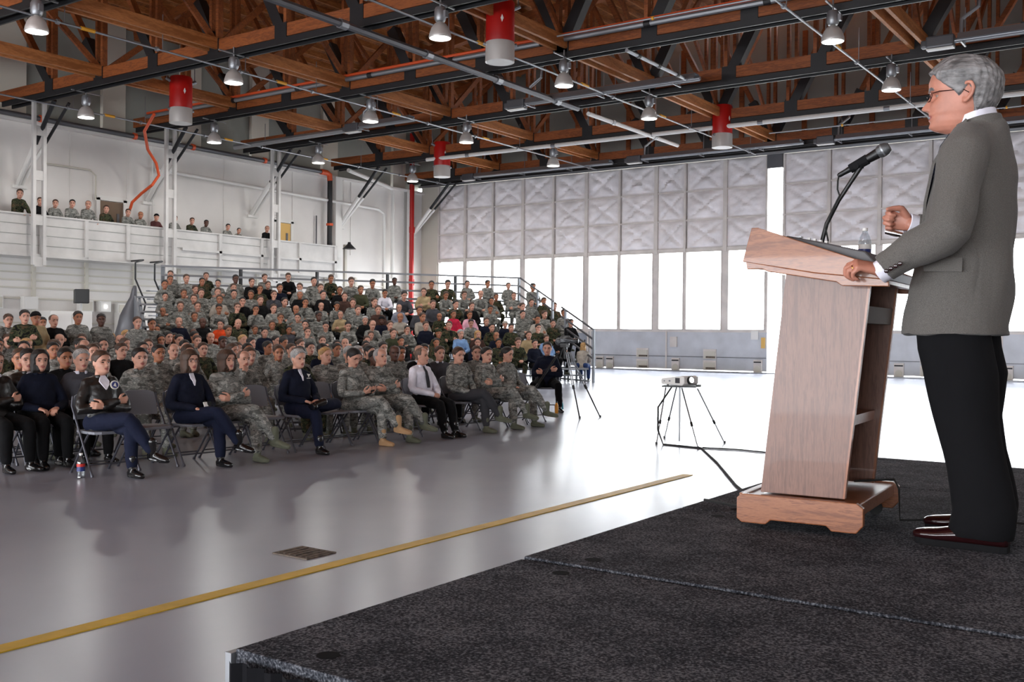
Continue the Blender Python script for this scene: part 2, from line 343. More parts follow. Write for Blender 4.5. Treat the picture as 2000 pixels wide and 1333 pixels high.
# columns and knee braces
TY = [2.4, 7.4, 12.4, 17.4, 22.25, 27.1, 32.1, 37.0]
DIST = lambda y: {37.0: 'in the corner by the sliding doors', 32.1: 'second from the sliding doors', 27.1: 'third from the sliding doors', 22.25: 'fourth from the sliding doors', 17.4: 'fifth from the sliding doors', 12.4: 'sixth from the sliding doors'}.get(y, 'out of the picture')
for y in TY[2:]:
    c = thing('gallery_post', 'white paired steel post at the gallery, ' + DIST(y), 'post', (-30.4, y + .25, 3.5), group='gallery columns')
    if y < 30:
        for s_ in (-.17, .17): MB().box((0, s_, 2.55), (.12, .1, 5.1)).build('post', 'parapet_white', c)
        for z in (.1, 1.4, 2.8, 4.2): MB().box((0, 0, z), (.05, .3, .3)).build('batten_plate', 'parapet_white', c)
    else:
        MB().box((-1.55, 0, 2.4), (.14, .4, 4.8)).build('post', 'white_paint', c)
    k = thing('knee_brace', 'black and white slanting double roof brace, ' + DIST(y), 'brace', (WX + .05, y + .55, 6.2), group='wall braces')
    for s_, r_ in ((0, .085), (.3, .06)):
        a = Vector((0, s_ * .4, 0)); b_ = Vector((2.6, -.3 + s_ * 1.6, 2.35)); m_ = a.lerp(b_, .5)
        MB().cyl(a, m_, r_, 10).build('lower_tube', 'white_paint', k); MB().cyl(m_, b_, r_ * .8, 10).build('upper_tube', 'black_steel', k)
    MB().box((0, .05, -.08), (.12, .5, .1)).build('bracket', 'white_paint', k)
# ------------------------------------------------------------------ roof trusses
XJ = [-29.2 + 2.54 * j for j in range(13)]
ZB = 8.88
for ti, y in enumerate(TY[2:]):
    T = thing('roof_truss', 'timber roof truss with black steel lower chord, ' + DIST(y), 'truss', (0, y, 0), group='roof trusses')
    MB().box((-14.2, -.1, ZB), (35.6, .1, .32)).box((-14.2, .1, ZB), (35.6, .1, .32)).build('bottom_chord', 'truss_wood', T)
    MB().box((-14.2, -.16, ZB - .27), (35.2, .05, .16)).box((-14.2, .16, ZB - .27), (35.2, .05, .16)).box((-14.2, 0, ZB - .2), (35.2, .3, .04)).build('steel_chord', 'black_steel', T)
    tc = MB(); xt = [-32] + XJ + [3.4]
    for a, b_ in zip(xt[:-1], xt[1:]): tc.bar((a, 0, decz(a) - .45), (b_, 0, decz(b_) - .45), .3, .34)
    tc.build('top_chord', 'truss_wood', T)
    for j, x in enumerate(XJ):
        zt = decz(x) - .5
        MB().box((x - .13, -.05, (ZB + zt) / 2), (.1, .16, zt - ZB)).box((x + .13, -.05, (ZB + zt) / 2), (.1, .16, zt - ZB)).build('post', 'truss_wood', T)
        dirs = [-1] if j < 6 else ([1] if j > 6 else [-1, 1])
        for s_ in dirs:
            x2 = x + s_ * 2.54; z2 = decz(x2) - .5
            a = Vector((x, 0, ZB)); b_ = Vector((x2, 0, z2)); m_ = a.lerp(b_, .3)
            MB().bar(m_, b_, .14, .2, up=(0, 1, 0)).build('diagonal', 'truss_wood', T)
            gp = MB().bar(a, m_, .3, .28, up=(0, 1, 0)).box((x - s_ * .02, 0, ZB - .02), (.42, .34, .40)); gp.build('gusset', 'black_steel', T)
# ties and sway braces between the trusses
NTI = 0
for bi in range(len(TY) - 3):
    y0, y1 = TY[2 + bi], TY[3 + bi]
    for x in (XJ[1], XJ[3], XJ[6], XJ[9], XJ[11]):
        pos = 'bay %s from the sliding doors, %s from the gallery' % (ORD[len(TY) - 4 - bi], ORD[{1: 0, 3: 1, 6: 2, 9: 3, 11: 4}[XJ.index(x)]])
        t_ = thing('timber_tie', 'pale timber tie between two trusses, ' + pos, 'tie', (x, y0, 0), group='timber ties')
        for s_ in (-.16, .16): MB().bar((s_, .15, ZB + .05), (s_, y1 - y0 - .15, ZB + .05), .09, .3).build('plank', 'truss_wood_pale', t_)
        t_ = thing('sway_brace', 'crossed timber sway brace, ' + pos, 'brace', (x, y0, 0), group='sway braces')
        zt = decz(x) - .6
        MB().bar((-.05, .2, ZB + .2), (-.05, y1 - y0 - .2, zt), .08, .16).build('plank', 'truss_wood', t_)
        MB().bar((.05, .2, zt), (.05, y1 - y0 - .2, ZB + .2), .08, .16).build('plank', 'truss_wood', t_)
# ------------------------------------------------------------------ pipes and conduits under the roof
def pipe(name, pts, r, m, label, cat='pipe', clamps=None, n=8, group=None):
    t_ = thing(name, label, cat, (0, 0, 0), group=group); MB().tube(pts, r, n).build('tube', m, t_, smooth=True)
    if clamps:
        k, cm, sp = clamps; pts = [Vector(p) for p in pts]; a, b_ = pts[0], pts[-1]; L = (b_ - a).length; d = (b_ - a) / L; s_ = sp / 2
        while s_ < L: MB().cyl(a + d * s_, a + d * (s_ + r * 2.4), r * k, n).build('coupling', cm, t_); s_ += sp
    return t_
pipe('sprinkler_main', [(-16.3, 12, 8.42), (-16.3, 26.8, 8.42)], .09, 'dark_pipe', 'thick grey overhead pipe running toward the sliding doors', clamps=(1.3, 'galv', 3))
pipe('sprinkler_main', [(-16.4, 27.6, 8.42), (-16.4, 34, 8.42)], .07, 'white_paint', 'white overhead pipe between the two trusses by the sliding doors', clamps=(1.3, 'galv', 3))
pipe('sprinkler_main', [(-12.0, 22, 8.44), (-12.0, 25.4, 8.44)], .05, 'galv', 'short silver pipe under the roof near the middle', clamps=(1.3, 'black_steel', 1.1))
pipe('sprinkler_branch', [(-31, 21.95, 8.98), (3, 21.95, 8.98)], .07, 'galv', 'grey pipe along the fourth truss below an orange pipe', clamps=(1.2, 'black_steel', 3))
pipe('sprinkler_branch', [(-31, 21.97, 9.1), (3, 21.97, 9.1)], .045, 'orange', 'thin orange pipe along the fourth truss from the doors')
pipe('sprinkler_branch', [(-26.5, 31.85, 8.5), (3, 31.85, 8.38)], .075, 'white_paint', 'bright white pipe along the second truss from the doors', clamps=(1.1, 'galv', 4))
for x, lb in ((-29.6, 'nearest the gallery'), (-21.55, 'over the crowd'), (-14.6, 'along the middle of the roof'), (-7.6, 'over the open floor')):
    c = pipe('conduit', [(x, 9, 8.42), (x, 37, 8.38)], .028, 'galv', 'thin grey conduit with hanger rods ' + lb, 'conduit', clamps=(2.2, 'galv', 2.6), group='lamp conduits')
    for y in np.arange(10.5, 37, 2.6): MB().cyl((x, y, 8.42), (x, y, 9.3), .012, 5).build('hanger_rod', 'galv', c)
    for y in (13.5, 19.4, 24.2, 29): MB().cyl((x, y, 8.42), (x, y + .35, 8.42), .045, 8).build('band', 'yellow', c)
for y, lb in ((20.4, 'in front of the fourth truss'), (34.2, 'in front of the first truss')):
    pipe('conduit', [(-13, y, 8.55), (3, y, 8.55)], .022, 'galv', 'thin straight conduit running crosswise ' + lb, 'conduit', clamps=(2, 'yellow', 5))
for k, (x, y) in enumerate(((-31.85, 0), )):
    t_ = thing('riser_pipe', 'dark pipe along the wall ledge turning down a black riser', 'pipe')
    MB().tube([(x, -8, 8.42), (x, 31.2, 8.38)], .085, 10).build('tube', 'dark_pipe', t_, smooth=True)
    MB().tube([(x, 31.2, 8.38), (x, 31.55, 8.38), (x, 31.72, 8.3), (x, 31.75, 8.05)], .12, 10).build('elbow', 'orange', t_, smooth=True)
    MB().tube([(x, 31.75, 8.1), (x, 31.75, 3.95)], .11, 10).build('riser', 'black_steel', t_, smooth=True)
    for yy in (12, 18.5, 22, 24.5, 28): MB().cyl((x, yy, 8.4), (x, yy + .12, 8.4), .12, 8).build('coupling', 'orange', t_)
    for zz in (6.1, 4.6): MB().cyl((x, 31.75, zz), (x, 31.75, zz + .1), .15, 8).build('coupling', 'orange', t_)
pipe('fire_riser', [(-31.85, 37.2, 0), (-31.85, 37.2, 11)], .12, 'red_paint', 'bright red vertical fire pipe in the corner by the doors', clamps=(1.25, 'red_paint', 2.5), n=12)
pipe('vent_pipe', [(-31.9, 23, 7.35), (-31.9, 34.9, 7.15), (-31.9, 35.25, 7.0), (-31.9, 35.3, 6.6), (-31.9, 35.3, 4.0)], .07, 'white_paint', 'thin white pipe bending down the wall beside the red riser')
pipe('vent_pipe', [(-30.9, 31.9, 8.45), (-31.9, 35.4, 8.3), (-31.9, 35.85, 8.2), (-31.9, 35.9, 7.9), (-31.9, 35.9, 4)], .09, 'white_paint', 'thick white pipe dropping from the roof beside the red riser')
pipe('cable_conduit', [(-32.1, 18.9, 7.0), (-32.1, 20.5, 7.0), (-32.1, 20.7, 6.85), (-32.1, 20.7, 6.0)], .03, 'beige_wall', 'thin bent conduit on the wall over the gallery', 'conduit')
for y, lb in ((23.0, 'near the brown gallery door'), (31.2, 'beside the black riser')):
    pipe('cable_conduit', [(-32.1, y, 6.5 if y > 30 else 8.2), (-32.1, y, 4)], .03, 'dark_pipe' if y > 30 else 'white_paint', 'straight vertical conduit on the wall ' + lb, 'conduit')
pipe('black_cable', [(-30.62, 27.65, 8.6), (-30.62, 27.65, 3.4)], .04, 'black_plastic', 'black vertical cable beside the third gallery column', 'cable')
pipe('orange_hose', [(-26.9, 19.3, 8.1), (-28.5, 20.1, 7.9), (-30.3, 21.5, 7.7), (-30.45, 21.95, 7.3), (-30.5, 22.1, 6.9), (-30.6, 21.9, 6.55), (-31.2, 21.9, 6.3), (-31.6, 21.8, 6.0), (-31.8, 21.7, 5.3)], .05, 'orange', 'loose orange hose hanging from the red heater to the gallery', 'hose')
# ------------------------------------------------------------------ high-bay lamps
def lamp(loc, label):
    t_ = thing('high_bay_lamp', label, 'lamp', loc, group='high bay lamps')
    MB().lathe([(.235, 0), (.245, .02), (.23, .1), (.19, .22), (.12, .31), (.06, .34), (.05, .36)], n=24).build('reflector', 'lamp_metal', t_, smooth=True)
    MB().lathe([(.02, .35), (.1, .36), (.13, .42), (.13, .6), (.1, .66), (.03, .68)], n=14).box((.13, 0, .5), (.1, .1, .14)).build('ballast', 'galv', t_, smooth=True)
    MB().cyl((0, 0, .66), (0, 0, .92), .02, 8).box((0, 0, .75), (.04, .96, .03)).build('hook', 'galv', t_)
    MB().lathe([(.01, .012), (.225, .008), (.225, .0), (.01, -.004)], n=24).build('lens', 'lamp_glow', t_, smooth=True)
    ld = bpy.data.lights.new('bulb', 'AREA'); ld.shape = 'DISK'; ld.size = .42; ld.energy = 32; ld.color = (1, .98, .95)
    lo = bpy.data.objects.new('bulb', ld); COL.objects.link(lo); lo.parent = t_; lo.location = (0, 0, -.03)
    return t_
LP = [(-27.8, 17.6), (-27.8, 22.3), (-27.8, 27.1), (-27.8, 32.5), (-20.7, 11.95), (-20.7, 17.2), (-21.0, 22.6), (-20.6, 26.8), (-20.7, 32.3), (-13.8, 17.0), (-13.8, 22.0), (-13.8, 26.7), (-6.9, 21.8), (-7.0, 26.9), (-6.9, 31.9), (-13.8, 32.0)]
LP = [p_ for p_ in LP if p_ != (-13.8, 32.0)]
for k, (x, y) in enumerate(LP):
    col_ = {-27: 'nearest the gallery', -21: 'over the crowd', -20: 'over the crowd', -13: 'along the middle', -6: 'over open floor', -7: 'over open floor'}[int(x)]
    row = sorted(p_[1] for p_ in LP if abs(p_[0] - x) < 1)[::-1]
    lb = 'round metal high bay lamp, %s from the sliding doors in the row %s' % (ORD[row.index(y)], col_)
    if k == 0: L0 = lamp((x, y, 7.8), lb)
    else: dup(L0, (x, y, 7.8), 0, lb)
# ------------------------------------------------------------------ red cylindrical heaters
def heater(loc, label):
    t_ = thing('red_heater', label, 'heater', loc, group='red heaters')
    MB().lathe([(.33, .42), (.335, .44), (.335, 1.35), (.31, 1.4), (.1, 1.42)], n=28).build('drum', 'red_paint', t_, smooth=True)
    MB().lathe([(.29, 0.02), (.34, 0), (.34, .44), (.33, .46)], n=28).lathe([(.02, .16), (.3, .12), (.3, .14), (.02, .18)], n=20).build('collar', 'lamp_metal', t_, smooth=True)
    MB().lathe([(.01, .012), (.31, .008), (.31, .0), (.01, -.004)], n=24).build('diffuser', 'white_paint', t_)
    for s_ in (-1, 1):
        MB().cyl((s_ * .32, 0, 1.25), (s_ * .46, 0, 1.32), .05, 8).cyl((s_ * .42, 0, 1.3), (s_ * .42, 0, 1.75), .015, 6).build('bracket', 'galv', t_); MB().cyl((s_ * .33, 0, .4), (s_ * .39, 0, .42), .045, 8).build('latch', 'galv', t_)
    MB().prism([(0, .84), (.035, .93), (0, 1.02), (-.035, .93)], -.342, -.336).build('badge', 'white_paint', t_)
    return t_
H0 = heater((-13.8, 19.2, 7.78), 'big red heater drum with grey collar, largest of the four')
dup(H0, (-26.0, 19.6, 7.78), .5, 'red heater drum with an orange hose, over the gallery end of the crowd')
dup(H0, (-25.9, 32.1, 7.78), .3, 'red heater drum near the corner with the red riser')
dup(H0, (-13.8, 32.0, 7.78), .4, 'red heater drum hanging before the open door gap')
for c in bpy.data.objects:
    if c.name.startswith('red_heater'): c.rotation_euler.z += .75
# ------------------------------------------------------------------ radiant tube heaters
def tubeheat(x0, x1, y, z, label):
    t_ = thing('tube_heater', label, 'heater', (x0, y, z), group='tube heaters'); L = x1 - x0
    MB().cyl((.4, 0, 0), (L, 0, 0), .055, 10).build('tube', 'galv', t_, smooth=True)
    MB().prism([(-.2, -.02), (-.13, .14), (.13, .14), (.2, -.02), (.19, -.03), (.12, .12), (-.12, .12), (-.19, -.03)], .5, L - .1, 'x').build('hood', 'galv', t_)
    MB().box((0.1, 0, .02), (.62, .26, .28)).box((-.26, 0, .0), (.14, .2, .18)).build('burner_box', 'dark_pipe', t_, bevel=.04)
    MB().box((.1, 0, -.14), (.6, .2, .03)).build('burner_base', 'lamp_glow' if False else 'white_paint', t_)
    for s_ in np.arange(.6, L, 2.4): MB().box((s_, 0, -.1), (.04, .5, .03)).cyl((s_, .2, -.1), (s_, .2, .8), .012, 5).build('hanger', 'galv', t_)
    MB().tube([(.55, .0, .1), (.55, .05, .5), (.9, .1, .75), (.95, .1, 1.4)], .05, 8).build('flue', 'galv', t_, smooth=True)
tubeheat(-17.7, -11.6, 25.4, 8.42, 'grey radiant tube heater hanging near the middle of the roof')
tubeheat(-5.6, 1.5, 25.4, 8.42, 'grey radiant tube heater over the person at the lectern')
tubeheat(-24.4, -21.6, 25.3, 8.42, 'short grey radiant tube heater over the crowd')
t_ = pipe('flue_duct', [(-30.6, 25.5, 8.42), (-24.7, 25.4, 8.42)], .1, 'galv', 'silver flue duct beside the third gallery column', 'duct')
tubeheat(-28, -20.5, 36.5, 8.5, 'grey radiant tube heater along the top of the closed doors')
tubeheat(-19.5, -12.5, 36.3, 8.5, 'grey radiant tube heater above the door gap')
tubeheat(-11.8, -2.5, 36.3, 8.5, 'long radiant tube heater above the far door leaves')
# ------------------------------------------------------------------ things on the lower left wall
s = thing('loudspeaker', 'black loudspeaker on a white stand by the side wall', 'loudspeaker', (-29.6, 18.6, 0), -.5)
MB().prism([(-.35, -.2), (.35, -.2), (.42, .22), (-.3, .24)], 2.32, 2.76, 'z').build('cabinet', 'black_plastic', s, bevel=.02)
MB().cyl((0, 0, 1.5), (0, 0, 2.35), .04, 10).build('pole', 'white_paint', s)
k = MB()
for q in range(3): k.bar((0, 0, 1.5), (.6 * math.cos(q * 2.1), .6 * math.sin(q * 2.1), .02), .03)
k.build('leg', 'white_paint', s)
for q, (y, z, w_, h_, lb) in enumerate(((15.5, 2.5, .5, .6, 'beside the tall grey cabinet'), (17.1, 2.35, .55, .42, 'between two conduits'), (18.3, 2.35, .5, .42, 'half behind the loudspeaker'), (20.3, 2.3, .5, .4, 'just past the loudspeaker'), (21.0, 2.3, .45, .38, 'with a small lit lamp'), (21.8, 2.2, .6, .45, 'at the foot of the ladder stair'))):
    b_ = thing('electrical_box', 'pale electrical box on the side wall, ' + lb, 'box', (WX + .14, y, z), group='wall boxes')
    MB().box((0, 0, 0), (.24, w_, h_)).build('case', 'white_paint', b_, bevel=.015); MB().box((.13, 0, 0), (.02, w_ * .85, h_ * .8)).build('cover', 'beige_wall' if q % 2 else 'white_paint', b_)
    if q == 4: MB().cyl((.14, 0, .0), (.18, 0, 0), .05, 10).build('lamp_eye', 'lamp_glow', b_)
for y, lb in ((14.6, 'behind the standing people at the edge'), (19.4, 'behind the loudspeaker stand'), (22.2, 'before the ladder stair')):
    b_ = thing('steel_cabinet', 'tall white steel cabinet against the side wall, ' + lb, 'cabinet', (WX + .45, y, 0), group='white cabinets')
    MB().box((0, 0, 1.05), (.7, 1.5, 2.1)).build('case', 'white_paint', b_, bevel=.02)
    for s_ in (-.37, .37): MB().box((.36, s_, 1.05), (.03, .7, 1.9)).box((.385, s_ * .2, 1.1), (.02, .03, .2), mi=1).build('door', ['white_wall', 'dark_pipe'], b_)
# ladder stair with black handrails up to the balcony
s = thing('ladder_stair', 'steep black railed stair rising to the gallery', 'stair', (-29.9, 20.8, 0))
for q, dy in enumerate((0, .75)):
    MB().tube([(.5, dy - .5, 0.2), (.1, dy + .3, 2.4), (.1, dy - .1, 3.2), (.1, dy - .1, 3.75), (.1, dy + .2, 3.85), (-.7, dy + .3, 3.85)], .03, 8).build('handrail', 'black_steel', s, smooth=True)
    MB().bar((.5, dy + .3, .1), (.05, dy + .9, 3.0), .05, .16).build('stringer', 'grey_steel', s)
for q in range(10): MB().box((.48 - q * .045, .75, .3 + q * .28), (.2, .7, .03)).build('tread', 'grey_steel', s)
o = thing('shaded_lamp', 'small black shaded lamp on a post by the gallery end', 'lamp', (-31.2, 32.3, 5.1))
MB().lathe([(.3, 0), (.26, .04), (.08, .22), (.06, .3)], n=16).build('lamp_shade', 'black_steel', o, smooth=True); MB().box((-.25, 0, -2.45), (.12, .12, 5.3)).box((-.12, 0, .16), (.3, .05, .04)).build('post', 'beige_wall', o)
# ------------------------------------------------------------------ people: sculpting tools
def V(*a): return Vector(a)
class Prims:
    # closed volumes that are fused into one continuous skin
    def __init__(s): s.v = []; s.f = []
    def add(s, vs, fs): o = len(s.v); s.v += [tuple(v) for v in vs]; s.f += [tuple(i + o for i in f) for f in fs]
    def ell(s, c, r, rot=None, n=14, k=8):
        vs = []; fs = []; c = Vector(c)
        for i in range(k + 1):
            ph = math.pi * i / k
            for j in range(n):
                a = 2 * math.pi * j / n; p = Vector((r[0] * math.sin(ph) * math.cos(a), r[1] * math.sin(ph) * math.sin(a), r[2] * math.cos(ph)))
                if rot is not None: p = rot @ p
                vs.append(c + p)
        for i in range(k):
            for j in range(n): fs.append((i * n + j, (i + 1) * n + j, (i + 1) * n + (j + 1) % n, i * n + (j + 1) % n))
        s.add(vs, fs)
    def limb(s, pts, rad, side=None, n=14, rnd=True):
        # rad: radius or (across, through) pairs; side: direction of 'across'
        pts = [Vector(p) for p in pts]; rad = [(r, r) if not isinstance(r, (tuple, list)) else r for r in rad]
        if len(pts) > 2:   # round off the path
            P = []; Q = []
            for i in range(len(pts) - 1):
                for t in (0, .33, .67):
                    p0, p1, p2, p3 = pts[max(i - 1, 0)], pts[i], pts[i + 1], pts[min(i + 2, len(pts) - 1)]
                    w_ = .35
                    l = p1.lerp(p2, t); m0 = (p2 - p0) * .5; m1 = (p3 - p1) * .5; t2, t3 = t * t, t ** 3
                    h_ = p1 * (2 * t3 - 3 * t2 + 1) + m0 * (t3 - 2 * t2 + t) + p2 * (-2 * t3 + 3 * t2) + m1 * (t3 - t2)
                    P.append(l.lerp(h_, w_)); Q.append(tuple(rad[i][k] + (rad[i + 1][k] - rad[i][k]) * t for k in (0, 1)))
            P.append(pts[-1]); Q.append(rad[-1]); pts, rad = P, Q
        k = len(pts); rings = []; sd = Vector(side) if side is not None else None; ux = None
        dirs = [(pts[min(i + 1, k - 1)] - pts[max(i - 1, 0)]).normalized() for i in range(k)]
        def ring(c, d, ra, rb):
            nonlocal ux
            base = sd if sd is not None else (ux if ux is not None else (V(0, 0, 1).cross(d) if abs(d.z) < .9 else V(1, 0, 0)))
            x = (base - d * base.dot(d)).normalized(); ux = x; y = d.cross(x)
            rings.append([c + x * math.cos(2 * math.pi * j / n) * ra + y * math.sin(2 * math.pi * j / n) * rb for j in range(n)])
        if rnd:
            for a in (80, 50, 25): ring(pts[0] - dirs[0] * min(rad[0]) * math.sin(R(a)), dirs[0], rad[0][0] * math.cos(R(a)), rad[0][1] * math.cos(R(a)))
        for i in range(k): ring(pts[i], dirs[i], *rad[i])
        if rnd:
            for a in (25, 50, 80): ring(pts[-1] + dirs[-1] * min(rad[-1]) * math.sin(R(a)), dirs[-1], rad[-1][0] * math.cos(R(a)), rad[-1][1] * math.cos(R(a)))
        vs = [p for r_ in rings for p in r_]; fs = []
        for i in range(len(rings) - 1):
            for j in range(n): fs.append((i * n + j, i * n + (j + 1) % n, (i + 1) * n + (j + 1) % n, (i + 1) * n + j))
        fs.append(tuple(range(n))[::-1]); fs.append(tuple((len(rings) - 1) * n + j for j in range(n))); s.add(vs, fs)
    def loft(s, rings, n=26):
        # rings: (centre, half-width vector, half-depth vector[, squareness])
        vs = []; fs = []
        for r_ in rings:
            c, u, w = Vector(r_[0]), Vector(r_[1]), Vector(r_[2]); e = r_[3] if len(r_) > 3 else 1
            for j in range(n):
                a = 2 * math.pi * j / n; ca, sa = math.cos(a), math.sin(a)
                vs.append(c + u * math.copysign(abs(ca) ** e, ca) + w * math.copysign(abs(sa) ** e, sa))
        for i in range(len(rings) - 1):
            for j in range(n): fs.append((i * n + j, i * n + (j + 1) % n, (i + 1) * n + (j + 1) % n, (i + 1) * n + j))
        fs.append(tuple(range(n))[::-1]); fs.append(tuple((len(rings) - 1) * n + j for j in range(n))); s.add(vs, fs)
def fuse(pr, name, voxel, smooth=3, fac=.5, wrinkle=0, ws=7, seed=0, stretch=(1, 1, 1), mats=('skin_l',), paint=None):
    me = bpy.data.meshes.new(name + '_src'); me.from_pydata(pr.v, [], pr.f)
    bm = bmesh.new(); bm.from_mesh(me); bmesh.ops.recalc_face_normals(bm, faces=bm.faces); bm.to_mesh(me); bm.free()
    o = bpy.data.objects.new('src', me); COL.objects.link(o)
    md = o.modifiers.new('r', 'REMESH'); md.mode = 'VOXEL'; md.voxel_size = voxel; md.use_smooth_shade = True
    sm = o.modifiers.new('s', 'SMOOTH'); sm.factor = fac; sm.iterations = smooth
    dg = bpy.context.evaluated_depsgraph_get(); dg.update()
    out = bpy.data.meshes.new_from_object(o.evaluated_get(dg), depsgraph=dg); out.name = name
    bpy.data.objects.remove(o); bpy.data.meshes.remove(me)
    n = len(out.vertices); co = np.empty(n * 3); out.vertices.foreach_get('co', co); co = co.reshape(-1, 3)
    if wrinkle:
        no = np.empty(n * 3); out.vertices.foreach_get('normal', no); no = no.reshape(-1, 3); q = co * np.array(stretch) * ws + seed * 3.7
        d = np.array([abs(noise.noise(p)) for p in q.tolist()]) + .4 * np.array([noise.noise(p) for p in (q * 2.3).tolist()])
        co += no * ((d - .25) * wrinkle)[:, None]; out.vertices.foreach_set('co', co.ravel()); out.update()
    out.materials.clear()
    for q in mats: out.materials.append(MATS[q])
    m = len(out.polygons); mi = np.zeros(m, dtype=np.int32)
    if paint is not None:
        ct = np.empty(m * 3); out.polygons.foreach_get('center', ct); mi = paint(ct.reshape(-1, 3)).astype(np.int32)
    out.polygons.foreach_set('material_index', mi); out.polygons.foreach_set('use_smooth', [True] * m)
    return out
# ------------------------------------------------------------------ head (x right, y forward, z up; origin between the eyes' height and the ears)
ZP = np.array([-.122, -.112, -.10, -.085, -.075, -.066, -.058, -.048, -.03, 0, .02, .045, .07, .092, .107, .116])
YF = np.array([.040, .070, .082, .083, .084, .082, .086, .083, .082, .080, .090, .092, .086, .066, .040, .004])
YB = np.array([.0, -.006, -.02, -.034, -.045, -.054, -.064, -.074, -.086, -.098, -.103, -.105, -.098, -.078, -.05, -.004])
WD = np.array([.012, .034, .045, .053, .056, .059, .062, .065, .069, .074, .077, .078, .074, .060, .038, .004])
def head_surf(th, z, grow=0, face=True, wd=None, yb=None):
    yf = np.interp(z, ZP, YF); b_ = np.interp(z, ZP, YB) if yb is None else yb; w = np.interp(z, ZP, WD) if wd is None else wd
    s, c = np.sin(th), np.cos(th); e = .88
    x = w * np.sign(s) * np.abs(s) ** e; y = np.where(c > 0, yf, -b_) * np.sign(c) * np.abs(c) ** e
    if face:
        fr = (c > .2); g = lambda u, m, k: np.exp(-((u - m) / k) ** 2)
        pr = np.interp(z, [-.056, -.048, -.040, -.034, -.02, 0, .014], [0, .010, .027, .028, .020, .010, .002]); wn = np.interp(z, [-.05, -.035, 0], [.016, .013, .009])
        d = pr * g(x, 0, wn)
        d += .006 * g(np.abs(x), .013, .006) * g(z, -.042, .006)
        d -= .012 * g(np.abs(x), .031, .016) * g(z, -.002, .013); d += .005 * g(np.abs(x), .028, .02) * g(z, .019, .007)
        d += .005 * g(np.abs(x), .038, .016) * g(z, -.032, .016)
        d += g(x, 0, .021) * (.006 * g(z, -.0605, .0045) + .006 * g(z, -.0745, .005) - .005 * g(z, -.0675, .0022)) + .006 * g(x, 0, .02) * g(z, -.1, .012)
        y = y + np.where(fr, d, 0)
    r = 1 + grow / np.maximum(np.hypot(x, y), .02)
    return x * r, y * r
def head_prims(pr, M, n=56, k=60, ears=True, fine=False, fy=1):
    z = np.linspace(-.122, .116, k); th = np.linspace(0, 2 * np.pi, n, endpoint=False); vs = []; fs = []
    for zz in z:
        x, y = head_surf(th, zz); vs += [M @ Vector((a, b_ * (fy if b_ > 0 else 1), zz)) for a, b_ in zip(x, y)]
    for i in range(k - 1):
        for j in range(n): fs.append((i * n + j, i * n + (j + 1) % n, (i + 1) * n + (j + 1) % n, (i + 1) * n + j))
    fs.append(tuple(range(n))[::-1]); fs.append(tuple((k - 1) * n + j for j in range(n))); pr.add(vs, fs)
    q = M.to_3x3(); sc = M.to_scale()[0]
    if ears:
        for s in (-1, 1):
            if fine:
                path = [M @ (Vector(p) - Vector((0, .011, 0))) for p in ((s * .072, .008, .012), (s * .083, -.002, .027), (s * .087, -.016, .026), (s * .088, -.024, .010), (s * .084, -.021, -.008), (s * .078, -.010, -.023), (s * .074, .0, -.030), (s * .072, .004, -.022))]
                pr.limb(path, [.0055 * sc, .0055 * sc, .006 * sc, .006 * sc, .0055 * sc, .006 * sc, .007 * sc, .005 * sc], n=8)
                pr.ell(M @ Vector((s * .075, -.019, .0)), (.004 * sc, .014 * sc, .024 * sc), q.normalized() if hasattr(q, 'normalized') else q)
            else:
                pr.ell(M @ Vector((s * .077, -.010, -.004)), (.009 * sc, .017 * sc, .030 * sc), (q.normalized() @ Matrix.Rotation(s * .35, 3, 'Z')))
def hmat(c, yaw=0, pitch=0, scale=1, roll=0):
    return Matrix.Translation(c) @ Matrix.Rotation(yaw, 4, 'Z') @ Matrix.Rotation(pitch, 4, 'X') @ Matrix.Rotation(roll, 4, 'Y') @ Matrix.Scale(scale, 4)
